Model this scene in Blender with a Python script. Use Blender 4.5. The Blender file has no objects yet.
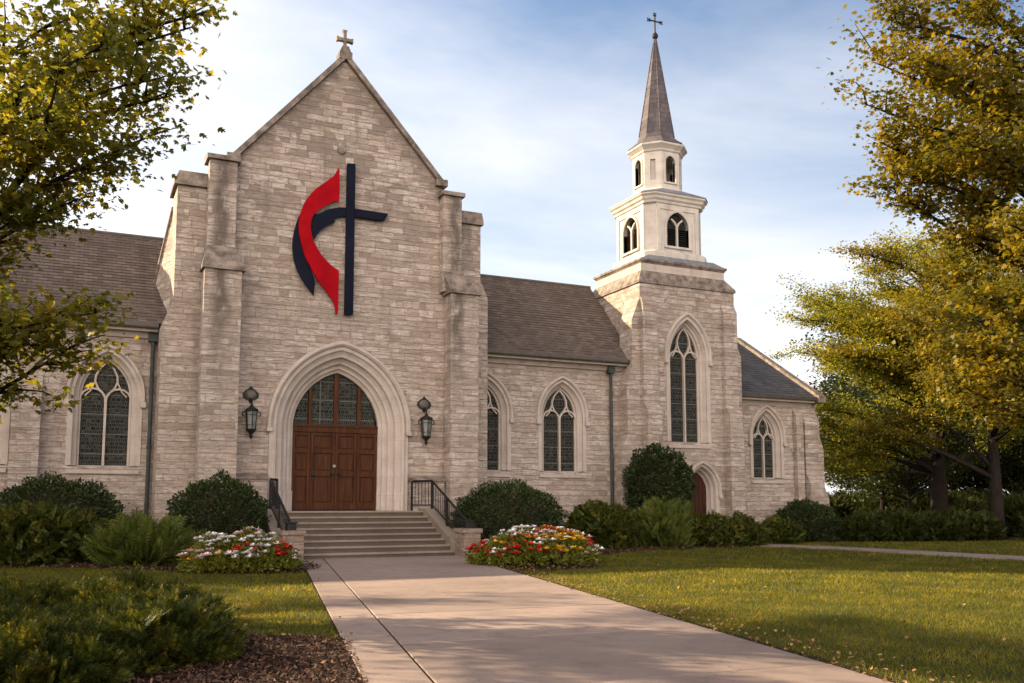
import bpy, bmesh, math, random
import numpy as np
from mathutils import Vector, Matrix

R = math.radians
S = bpy.context.scene
COL = S.collection

# ------------------------------------------------------------------ camera, sky, sun, exposure
cam_d = bpy.data.cameras.new('camera')
cam = bpy.data.objects.new('camera', cam_d); COL.objects.link(cam)
cam.location = (-7.13, -26.8, 1.4)
cam.rotation_euler = (R(96), 0, R(-25.1))
cam_d.sensor_width = 36; cam_d.lens = 32.695
cam_d.shift_y = 64.75 / 1024
cam_d.clip_start = 0.1; cam_d.clip_end = 3000
S.camera = cam

SUN_EL = 25.0
SUN_AZ = math.degrees(math.atan2(-0.72, 0.695))      # clockwise from +Y
w = bpy.data.worlds.new('World'); S.world = w; w.use_nodes = True

def node(nt, t, props=None, **ins):
    n = nt.nodes.new(t)
    for k, v in (props or {}).items(): setattr(n, k, v)
    for k, v in ins.items():
        key = int(k[1:]) if k[0] == 'i' and k[1:].isdigit() else k.replace('_', ' ')
        s = n.inputs[key]
        if isinstance(v, bpy.types.NodeSocket): nt.links.new(v, s)
        else: s.default_value = v
    return n
def math_(nt, op, a, b=0.0, c=0.0, clamp=False):
    return node(nt, 'ShaderNodeMath', dict(operation=op, use_clamp=clamp), i0=a, i1=b, i2=c).outputs[0]
def mixc(nt, f, a, b, mode='MIX'):
    n = nt.nodes.new('ShaderNodeMix'); n.data_type = 'RGBA'; n.blend_type = mode
    for i, v in ((0, f), (6, a), (7, b)):
        if isinstance(v, bpy.types.NodeSocket): nt.links.new(v, n.inputs[i])
        else: n.inputs[i].default_value = v if i == 0 else (*v, 1) if len(v) == 3 else v
    return n.outputs[2]
def ramp(nt, f, stops, interp='LINEAR'):
    n = nt.nodes.new('ShaderNodeValToRGB'); n.color_ramp.interpolation = interp
    el = n.color_ramp.elements
    while len(el) < len(stops): el.new(0.5)
    for e, (p, c) in zip(el, stops):
        e.position = p; e.color = (c, c, c, 1) if not hasattr(c, '__len__') else (*c, 1)
    nt.links.new(f, n.inputs[0]); return n.outputs[0]
def mapr(nt, v, a, b, c=0.0, d=1.0):
    return node(nt, 'ShaderNodeMapRange', None, i0=v, i1=a, i2=b, i3=c, i4=d).outputs[0]

nt = w.node_tree; nt.nodes.clear()
sky = node(nt, 'ShaderNodeTexSky', dict(sky_type='NISHITA', sun_disc=False, sun_elevation=R(SUN_EL),
           sun_rotation=R(SUN_AZ), air_density=1.0, dust_density=1.6, ozone_density=1.6))
SKY_K = 0.064
tc = node(nt, 'ShaderNodeTexCoord')
sp = node(nt, 'ShaderNodeSeparateXYZ', None, i0=tc.outputs['Generated'])
zz = math_(nt, 'ADD', math_(nt, 'MAXIMUM', sp.outputs[2], 0.0), 0.14)
cx = math_(nt, 'DIVIDE', sp.outputs[0], zz); cy = math_(nt, 'DIVIDE', sp.outputs[1], zz)
# rotate so that the streaks run across the view
ca, sa = math.cos(R(20)), math.sin(R(20))
ux = math_(nt, 'ADD', math_(nt, 'MULTIPLY', cx, ca), math_(nt, 'MULTIPLY', cy, -sa))
uy = math_(nt, 'ADD', math_(nt, 'MULTIPLY', cx, sa), math_(nt, 'MULTIPLY', cy, ca))
cv = node(nt, 'ShaderNodeCombineXYZ', None, i0=math_(nt, 'MULTIPLY', ux, 0.55), i1=uy, i2=3.7)
n1 = node(nt, 'ShaderNodeTexNoise', None, Vector=cv.outputs[0], Scale=1.0, Detail=9.0, Roughness=0.56, Distortion=0.5).outputs[0]
n2 = node(nt, 'ShaderNodeTexNoise', None, Vector=cv.outputs[0], Scale=0.21, Detail=3.0, Roughness=0.5).outputs[0]
# more cloud towards the sun side, low down, and behind the camera
dots = node(nt, 'ShaderNodeVectorMath', dict(operation='DOT_PRODUCT'), i0=tc.outputs['Generated'], i1=(-0.95, 0.25, 0.0)).outputs['Value']
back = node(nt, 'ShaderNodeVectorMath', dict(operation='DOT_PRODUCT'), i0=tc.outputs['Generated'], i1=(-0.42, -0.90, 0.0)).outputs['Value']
cov = math_(nt, 'ADD', math_(nt, 'SUBTRACT', math_(nt, 'MULTIPLY', n1, 1.25), 0.13), math_(nt, 'MULTIPLY', n2, 0.35))
cov = math_(nt, 'ADD', cov, math_(nt, 'MULTIPLY', dots, 0.50))
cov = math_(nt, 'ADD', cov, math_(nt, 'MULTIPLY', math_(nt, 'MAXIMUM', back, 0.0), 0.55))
cov = math_(nt, 'SUBTRACT', cov, math_(nt, 'MULTIPLY', math_(nt, 'MAXIMUM', math_(nt, 'SUBTRACT', sp.outputs[2], 0.62), 0.0), 0.9))
low = math_(nt, 'POWER', math_(nt, 'SUBTRACT', 1.0, math_(nt, 'MAXIMUM', sp.outputs[2], 0.0)), 4.0)
cov = math_(nt, 'ADD', cov, math_(nt, 'MULTIPLY', low, 1.1))
cmask = mapr(nt, cov, 0.50, 1.10)
ccol = mixc(nt, mapr(nt, dots, -0.5, 0.9), (0.97, 0.94, 0.93), (1.0, 0.955, 0.90))
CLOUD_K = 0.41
# extra cloud brightness added behind the camera to lighten the shaded church front
back_fill = math_(nt, 'ADD', 1.0, math_(nt, 'MULTIPLY', math_(nt, 'POWER', math_(nt, 'MAXIMUM', back, 0.0), 1.8), 3.6))
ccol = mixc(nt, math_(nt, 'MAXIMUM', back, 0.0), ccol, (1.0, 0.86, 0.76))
cloud = node(nt, 'ShaderNodeVectorMath', dict(operation='SCALE'), i0=ccol, Scale=math_(nt, 'MULTIPLY', back_fill, CLOUD_K)).outputs[0]
skyk = node(nt, 'ShaderNodeVectorMath', dict(operation='SCALE'), i0=sky.outputs[0], Scale=SKY_K).outputs[0]
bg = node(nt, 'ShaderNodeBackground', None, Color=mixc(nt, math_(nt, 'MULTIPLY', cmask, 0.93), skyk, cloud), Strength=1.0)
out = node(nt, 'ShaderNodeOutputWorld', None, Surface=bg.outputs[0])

sun_d = bpy.data.lights.new('sun', 'SUN'); sun = bpy.data.objects.new('sun', sun_d); COL.objects.link(sun)
sun_d.energy = 5.0; sun_d.angle = R(0.6); sun_d.color = (1.0, 0.81, 0.54)
az, el_ = R(SUN_AZ), R(SUN_EL)
toward = Vector((math.sin(az) * math.cos(el_), math.cos(az) * math.cos(el_), math.sin(el_)))
sun.rotation_euler = (-toward).to_track_quat('-Z', 'Y').to_euler()

S.view_settings.view_transform = 'Standard'; S.view_settings.look = 'None'
S.view_settings.exposure = 1.76; S.view_settings.gamma = 1.0; S.view_settings.use_curve_mapping = False
S.cycles.max_bounces = 6; S.cycles.diffuse_bounces = 3; S.cycles.glossy_bounces = 3
S.cycles.transmission_bounces = 4; S.cycles.transparent_max_bounces = 6

# ------------------------------------------------------------------ materials
def mat(name, rough=0.8, spec=0.3):
    m = bpy.data.materials.new(name); m.use_nodes = True
    b = m.node_tree.nodes['Principled BSDF']
    b.inputs['Roughness'].default_value = rough
    b.inputs['Specular IOR Level'].default_value = spec
    return m, m.node_tree, b
def set_in(nt, b, key, v):
    if isinstance(v, bpy.types.NodeSocket): nt.links.new(v, b.inputs[key])
    else: b.inputs[key].default_value = v
def bump(nt, b, h, dist, strength=1.0):
    n = node(nt, 'ShaderNodeBump', None, Strength=strength, Distance=dist, Height=h)
    nt.links.new(n.outputs[0], b.inputs['Normal'])
def objco(nt):
    t = node(nt, 'ShaderNodeTexCoord'); s = node(nt, 'ShaderNodeSeparateXYZ', None, i0=t.outputs['Object'])
    return t.outputs['Object'], s.outputs[0], s.outputs[1], s.outputs[2]
def vec(nt, x, y, z=0.0): return node(nt, 'ShaderNodeCombineXYZ', None, i0=x, i1=y, i2=z).outputs[0]
def noise(nt, v, scale, detail=4.0, rough=0.55, dist=0.0):
    return node(nt, 'ShaderNodeTexNoise', None, Vector=v, Scale=scale, Detail=detail, Roughness=rough, Distortion=dist).outputs[0]

def m_stone(name, tint=(1, 1, 1), row=0.178, width=0.54, rel=0.05):
    m, nt, b = mat(name, 0.9, 0.2)
    co, x, y, z = objco(nt)
    u = math_(nt, 'ADD', x, y)
    wob = node(nt, 'ShaderNodeTexNoise', dict(noise_dimensions='1D'), W=z, Scale=1.9, Detail=1.0).outputs[0]
    z2 = math_(nt, 'ADD', z, math_(nt, 'MULTIPLY', wob, 0.20))
    rowi = math_(nt, 'FLOOR', math_(nt, 'DIVIDE', z2, row))
    wn = node(nt, 'ShaderNodeTexWhiteNoise', dict(noise_dimensions='1D'), W=rowi).outputs[0]
    wn2 = node(nt, 'ShaderNodeTexWhiteNoise', dict(noise_dimensions='1D'), W=math_(nt, 'ADD', rowi, 37.3)).outputs[0]
    u2 = math_(nt, 'ADD', math_(nt, 'MULTIPLY', u, math_(nt, 'ADD', 0.72, math_(nt, 'MULTIPLY', wn2, 0.65))), math_(nt, 'MULTIPLY', wn, 2.3))
    u2 = math_(nt, 'ADD', u2, math_(nt, 'MULTIPLY', noise(nt, vec(nt, math_(nt, 'MULTIPLY', u, 1.3), rowi), 1.0, 1.0), 0.5))
    # ragged joints
    jag = noise(nt, vec(nt, u, z), 13.0, 3.0)
    z3 = math_(nt, 'ADD', z2, math_(nt, 'MULTIPLY', jag, 0.014))
    br = node(nt, 'ShaderNodeTexBrick', dict(offset=0.43, squash=0.62, squash_frequency=3), Vector=vec(nt, u2, z3),
              Color1=(0, 0, 0, 1), Color2=(1, 1, 1, 1), Mortar=(0.5, 0.5, 0.5, 1), Scale=1.0, Mortar_Size=0.007,
              Mortar_Smooth=0.35, Brick_Width=width, Row_Height=row)
    rnd = br.outputs['Color']; mort = br.outputs['Fac']
    base = ramp(nt, rnd, [(0.0, (0.27, 0.205, 0.165)), (0.14, (0.41, 0.33, 0.28)), (0.5, (0.50, 0.415, 0.36)),
                          (0.8, (0.56, 0.48, 0.425)), (1.0, (0.47, 0.365, 0.30))])
    streak = noise(nt, vec(nt, math_(nt, 'MULTIPLY', u, 2.1), math_(nt, 'MULTIPLY', z2, 11.0), rowi), 1.0, 7.0, 0.68, 0.6)
    base = mixc(nt, mapr(nt, streak, 0.38, 0.60, 0.75, 0.0), base, (0.235, 0.185, 0.14))
    big = noise(nt, vec(nt, u, z), 0.35, 4.0)
    base = mixc(nt, mapr(nt, big, 0.35, 0.7, 0.0, 0.3), base, (0.45, 0.36, 0.30))
    drip = noise(nt, vec(nt, math_(nt, 'MULTIPLY', u, 1.7), math_(nt, 'MULTIPLY', z, 0.22)), 1.0, 5.0, 0.6)
    hi = mapr(nt, z, 5.5, 11.0, 0.15, 0.8)
    base = mixc(nt, math_(nt, 'MULTIPLY', mapr(nt, drip, 0.54, 0.66), hi), base, (0.17, 0.135, 0.11))
    old = math_(nt, 'MULTIPLY', math_(nt, 'LESS_THAN', math_(nt, 'ABSOLUTE', math_(nt, 'SUBTRACT', rnd, 0.5)), mapr(nt, noise(nt, vec(nt, u, z), 0.55, 3.0), 0.42, 0.70, 0.0, 0.40)), mapr(nt, z, 5.5, 11.0, 0.0, 0.85))
    base = mixc(nt, old, base, (0.22, 0.172, 0.14))
    blot = noise(nt, vec(nt, math_(nt, 'MULTIPLY', u, 0.9), math_(nt, 'MULTIPLY', z2, 3.2)), 1.0, 5.0, 0.62)
    base = mixc(nt, math_(nt, 'MULTIPLY', mapr(nt, blot, 0.56, 0.72), mapr(nt, z, 3.0, 9.0, 0.25, 0.8)), base, (0.22, 0.18, 0.145))
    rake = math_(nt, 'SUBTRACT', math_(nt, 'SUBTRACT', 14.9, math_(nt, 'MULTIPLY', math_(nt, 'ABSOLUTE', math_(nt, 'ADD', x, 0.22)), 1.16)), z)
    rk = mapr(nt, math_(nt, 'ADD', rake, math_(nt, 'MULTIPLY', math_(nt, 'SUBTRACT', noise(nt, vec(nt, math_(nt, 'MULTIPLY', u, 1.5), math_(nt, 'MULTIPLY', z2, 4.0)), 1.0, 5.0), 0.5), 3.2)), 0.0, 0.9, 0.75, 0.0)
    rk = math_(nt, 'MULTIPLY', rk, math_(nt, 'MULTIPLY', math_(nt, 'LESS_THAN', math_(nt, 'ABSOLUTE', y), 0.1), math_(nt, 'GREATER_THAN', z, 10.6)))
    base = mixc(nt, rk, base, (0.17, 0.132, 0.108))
    for xc in (-3.74, 3.28):
        wob2 = math_(nt, 'MULTIPLY', math_(nt, 'SUBTRACT', noise(nt, vec(nt, math_(nt, 'MULTIPLY', x, 0.8), math_(nt, 'MULTIPLY', z, 0.9), y), 1.0, 4.0), 0.5), 0.5)
        dd_ = math_(nt, 'ABSOLUTE', math_(nt, 'ADD', math_(nt, 'SUBTRACT', x, xc), wob2))
        mk = math_(nt, 'MULTIPLY', mapr(nt, dd_, 0.08, 0.30, 1.0, 0.0), math_(nt, 'LESS_THAN', y, -0.3))
        mk = math_(nt, 'MULTIPLY', mk, mapr(nt, z, 4.0, 7.0, 0.0, 1.0))
        mk = math_(nt, 'MULTIPLY', mk, mapr(nt, noise(nt, vec(nt, math_(nt, 'MULTIPLY', x, 5.0), math_(nt, 'MULTIPLY', z, 2.0)), 1.0, 5.0), 0.25, 0.5))
        base = mixc(nt, math_(nt, 'MULTIPLY', mk, 0.9), base, (0.10, 0.08, 0.068))
    dash = noise(nt, vec(nt, math_(nt, 'MULTIPLY', u, 5.5), math_(nt, 'MULTIPLY', z2, 26.0), math_(nt, 'MULTIPLY', rowi, 3.1)), 1.0, 6.0, 0.72, 0.8)
    base = mixc(nt, mapr(nt, dash, 0.50, 0.65, 0.0, 0.75), base, (0.17, 0.125, 0.095))
    base = mixc(nt, mapr(nt, dash, 0.40, 0.28, 0.0, 0.5), base, (0.56, 0.49, 0.43))
    base = mixc(nt, mapr(nt, mort, 0.0, 1.0, 0.0, 0.6), base, (0.22, 0.175, 0.14))
    base = mixc(nt, 1.0, base, tint, 'MULTIPLY')
    set_in(nt, b, 'Base Color', base)
    h = math_(nt, 'ADD', math_(nt, 'MULTIPLY', math_(nt, 'SUBTRACT', 1.0, mort), 0.7), math_(nt, 'MULTIPLY', streak, 1.0))
    h = math_(nt, 'ADD', h, math_(nt, 'MULTIPLY', rnd, 0.5))
    h = math_(nt, 'SUBTRACT', h, math_(nt, 'MULTIPLY', dash, 0.9))
    bump(nt, b, h, rel)
    return m

def m_simple(name, c1, c2, scale=3.0, rough=0.8, spec=0.3, bdist=0.004, stretch=(1, 1, 1), metal=0.0, detail=6.0, lo=0.35, hi=0.65):
    m, nt, b = mat(name, rough, spec)
    t = node(nt, 'ShaderNodeTexCoord')
    v = node(nt, 'ShaderNodeMapping', None, Vector=t.outputs['Object'], Scale=stretch).outputs[0]
    n = noise(nt, v, scale, detail, 0.62)
    set_in(nt, b, 'Base Color', mixc(nt, mapr(nt, n, lo, hi), c1, c2))
    b.inputs['Metallic'].default_value = metal
    if bdist: bump(nt, b, noise(nt, v, scale * 5, 5.0, 0.7), bdist)
    return m

def m_trim(name, c1, c2, joint=0.55):
    m, nt, b = mat(name, 0.85, 0.2)
    co, x, y, z = objco(nt); u = math_(nt, 'ADD', x, y)
    n = noise(nt, co, 2.2, 6.0, 0.65)
    c = mixc(nt, mapr(nt, n, 0.35, 0.7), c1, c2)
    dr = noise(nt, vec(nt, math_(nt, 'MULTIPLY', u, 3.0), math_(nt, 'MULTIPLY', z, 0.5)), 1.0, 5.0)
    c = mixc(nt, mapr(nt, dr, 0.52, 0.72, 0.0, 0.55), c, tuple(k * 0.55 for k in c1))
    g = node(nt, 'ShaderNodeTexBrick', None, Vector=vec(nt, u, z), Scale=1.0, Mortar_Size=0.006, Mortar_Smooth=0.4,
             Brick_Width=2.9, Row_Height=joint, Color1=(0, 0, 0, 1), Color2=(1, 1, 1, 1)).outputs
    c = mixc(nt, math_(nt, 'MULTIPLY', g['Fac'], 0.45), c, tuple(k * 0.5 for k in c1))
    c = mixc(nt, math_(nt, 'MULTIPLY', g['Color'], 0.10), c, (0.3, 0.25, 0.2))
    set_in(nt, b, 'Base Color', c)
    bump(nt, b, noise(nt, co, 14.0, 6.0, 0.7), 0.006)
    return m

def m_shingle(name, cols, row=0.16, width=0.32):
    m, nt, b = mat(name, 0.9, 0.25)
    co, x, y, z = objco(nt)
    v = vec(nt, math_(nt, 'ADD', x, math_(nt, 'MULTIPLY', y, 0.013)), math_(nt, 'MULTIPLY', z, 1.0))
    br = node(nt, 'ShaderNodeTexBrick', dict(offset=0.5), Vector=v, Color1=(0, 0, 0, 1), Color2=(1, 1, 1, 1), Mortar=(0, 0, 0, 1),
              Scale=1.0, Mortar_Size=0.006, Mortar_Smooth=0.3, Brick_Width=width, Row_Height=row)
    c = ramp(nt, br.outputs['Color'], [(0.0, cols[0]), (0.5, cols[1]), (1.0, cols[2])])
    big = noise(nt, co, 0.5, 5.0)
    c = mixc(nt, mapr(nt, big, 0.35, 0.7, 0.0, 0.5), c, cols[0])
    streak = noise(nt, vec(nt, math_(nt, 'MULTIPLY', x, 2.5), math_(nt, 'MULTIPLY', z, 0.3)), 1.0, 5.0)
    c = mixc(nt, mapr(nt, streak, 0.5, 0.75, 0.0, 0.4), c, tuple(k * 0.55 for k in cols[0]))
    c = mixc(nt, math_(nt, 'MULTIPLY', br.outputs['Fac'], 0.6), c, tuple(k * 0.4 for k in cols[0]))
    set_in(nt, b, 'Base Color', c)
    bump(nt, b, math_(nt, 'ADD', br.outputs['Color'], noise(nt, co, 30.0, 4.0)), 0.012)
    return m

def m_glass(name):
    m, nt, b = mat(name, 0.16, 0.5)
    co, x, y, z = objco(nt)
    v = vec(nt, math_(nt, 'ADD', x, y), z)
    br = node(nt, 'ShaderNodeTexBrick', dict(offset=0.5, squash=0.5, squash_frequency=2), Vector=v, Color1=(0, 0, 0, 1), Color2=(1, 1, 1, 1), Mortar=(0, 0, 0, 1),
              Scale=1.0, Mortar_Size=0.010, Mortar_Smooth=0.05, Brick_Width=0.125, Row_Height=0.105)
    c = ramp(nt, br.outputs['Color'], [(0.0, (0.006, 0.008, 0.007)), (0.4, (0.013, 0.017, 0.013)), (0.65, (0.008, 0.010, 0.012)),
                                       (0.85, (0.022, 0.022, 0.014)), (1.0, (0.05, 0.044, 0.028))])
    c = mixc(nt, br.outputs['Fac'], c, (0.055, 0.052, 0.045))
    bars = node(nt, 'ShaderNodeTexBrick', dict(offset=0.0), Vector=v, Scale=1.0, Mortar_Size=0.014, Mortar_Smooth=0.05,
                Brick_Width=40.0, Row_Height=0.56).outputs['Fac']
    c = mixc(nt, bars, c, (0.10, 0.10, 0.095))
    set_in(nt, b, 'Base Color', c)
    b.inputs['Specular IOR Level'].default_value = 0.07
    set_in(nt, b, 'Roughness', mapr(nt, math_(nt, 'MAXIMUM', br.outputs['Fac'], bars), 0, 1, 0.14, 0.6))
    bump(nt, b, math_(nt, 'ADD', math_(nt, 'MULTIPLY', br.outputs['Color'], 0.25), noise(nt, co, 9.0, 2.0)), 0.05, 0.8)
    return m

def m_leaf(name, cols, trans=0.45, spec=0.25, rough=0.5, glow=1.3, patch=1.1):
    m = bpy.data.materials.new(name); m.use_nodes = True; nt = m.node_tree; nt.nodes.clear()
    g = node(nt, 'ShaderNodeNewGeometry')
    k = len(cols) - 1
    tcs = node(nt, 'ShaderNodeTexCoord')
    pn = noise(nt, tcs.outputs['Object'], patch, 4.0, 0.6)
    fac = math_(nt, 'ADD', math_(nt, 'MULTIPLY', g.outputs['Random Per Island'], 0.55), math_(nt, 'SUBTRACT', math_(nt, 'MULTIPLY', pn, 1.5), 0.52), clamp=True)
    c = ramp(nt, fac, [(i / k, col) for i, col in enumerate(cols)])
    big = noise(nt, tcs.outputs['Object'], 0.7, 3.0)
    c = mixc(nt, mapr(nt, big, 0.38, 0.66, 0.0, 0.45), c, cols[0])
    p = node(nt, 'ShaderNodeBsdfPrincipled', None, Base_Color=c, Roughness=rough, Specular_IOR_Level=spec)
    t = node(nt, 'ShaderNodeBsdfTranslucent', None, Color=mixc(nt, 1.0, c, (1.15 * glow, glow, 0.5 * glow), 'MULTIPLY'))
    mx = node(nt, 'ShaderNodeMixShader', None, i0=trans, i1=p.outputs[0], i2=t.outputs[0])
    node(nt, 'ShaderNodeOutputMaterial', None, Surface=mx.outputs[0])
    return m

def m_wood(name):
    m, nt, b = mat(name, 0.5, 0.10)
    co, x, y, z = objco(nt)
    v = vec(nt, math_(nt, 'MULTIPLY', x, 14.0), math_(nt, 'MULTIPLY', y, 14.0), math_(nt, 'MULTIPLY', z, 0.9))
    n = noise(nt, v, 1.0, 6.0, 0.6, 1.2)
    c = ramp(nt, n, [(0.25, (0.016, 0.005, 0.002)), (0.5, (0.048, 0.0155, 0.005)), (0.75, (0.092, 0.032, 0.010))])
    set_in(nt, b, 'Base Color', c); bump(nt, b, n, 0.003); return m

def m_concrete(name, c1, c2, grime):
    m, nt, b = mat(name, 0.9, 0.2)
    t = node(nt, 'ShaderNodeTexCoord'); g = node(nt, 'ShaderNodeNewGeometry')
    co = t.outputs['Object']
    c = mixc(nt, mapr(nt, noise(nt, co, 1.1, 7.0, 0.65), 0.32, 0.7), c1, c2)
    c = mixc(nt, mapr(nt, noise(nt, co, 0.28, 5.0, 0.6), 0.42, 0.68, 0, 0.75), c, grime)
    c = mixc(nt, mapr(nt, noise(nt, co, 3.1, 6.0, 0.7), 0.52, 0.68, 0, 0.55), c, grime)
    c = mixc(nt, math_(nt, 'MULTIPLY', g.outputs['Random Per Island'], 0.28), c, grime)
    sp_ = noise(nt, co, 42.0, 3.0, 0.8)
    c = mixc(nt, mapr(nt, sp_, 0.55, 0.75, 0, 0.35), c, grime)
    vo = node(nt, 'ShaderNodeTexVoronoi', dict(feature='DISTANCE_TO_EDGE'), Vector=node(nt, 'ShaderNodeVectorMath', dict(operation='ADD'), i0=co,
              i1=node(nt, 'ShaderNodeTexNoise', None, Vector=co, Scale=1.7, Detail=5.0).outputs['Color']).outputs[0], Scale=0.22).outputs[0]
    c = mixc(nt, mapr(nt, vo, 0.0, 0.0035, 0.55, 0.0), c, (0.09, 0.075, 0.06))
    set_in(nt, b, 'Base Color', c); bump(nt, b, sp_, 0.004); return m

def m_ground(name):
    m, nt, b = mat(name, 0.95, 0.1)
    co, x, y, z = objco(nt)
    n = noise(nt, co, 0.35, 6.0, 0.62); n2 = noise(nt, co, 28.0, 5.0, 0.75)
    c = ramp(nt, n, [(0.3, (0.035, 0.036, 0.009)), (0.5, (0.06, 0.056, 0.013)), (0.72, (0.10, 0.08, 0.024))])
    c = mixc(nt, mapr(nt, n2, 0.3, 0.7, 0.0, 0.6), c, (0.028, 0.034, 0.009))
    set_in(nt, b, 'Base Color', c); bump(nt, b, n2, 0.05); return m

def m_island(name, cols, rough=0.85, spec=0.2):
    m, nt, b = mat(name, rough, spec)
    g = node(nt, 'ShaderNodeNewGeometry'); k = len(cols) - 1
    set_in(nt, b, 'Base Color', ramp(nt, g.outputs['Random Per Island'], [(i / k, c) for i, c in enumerate(cols)]))
    return m

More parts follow.
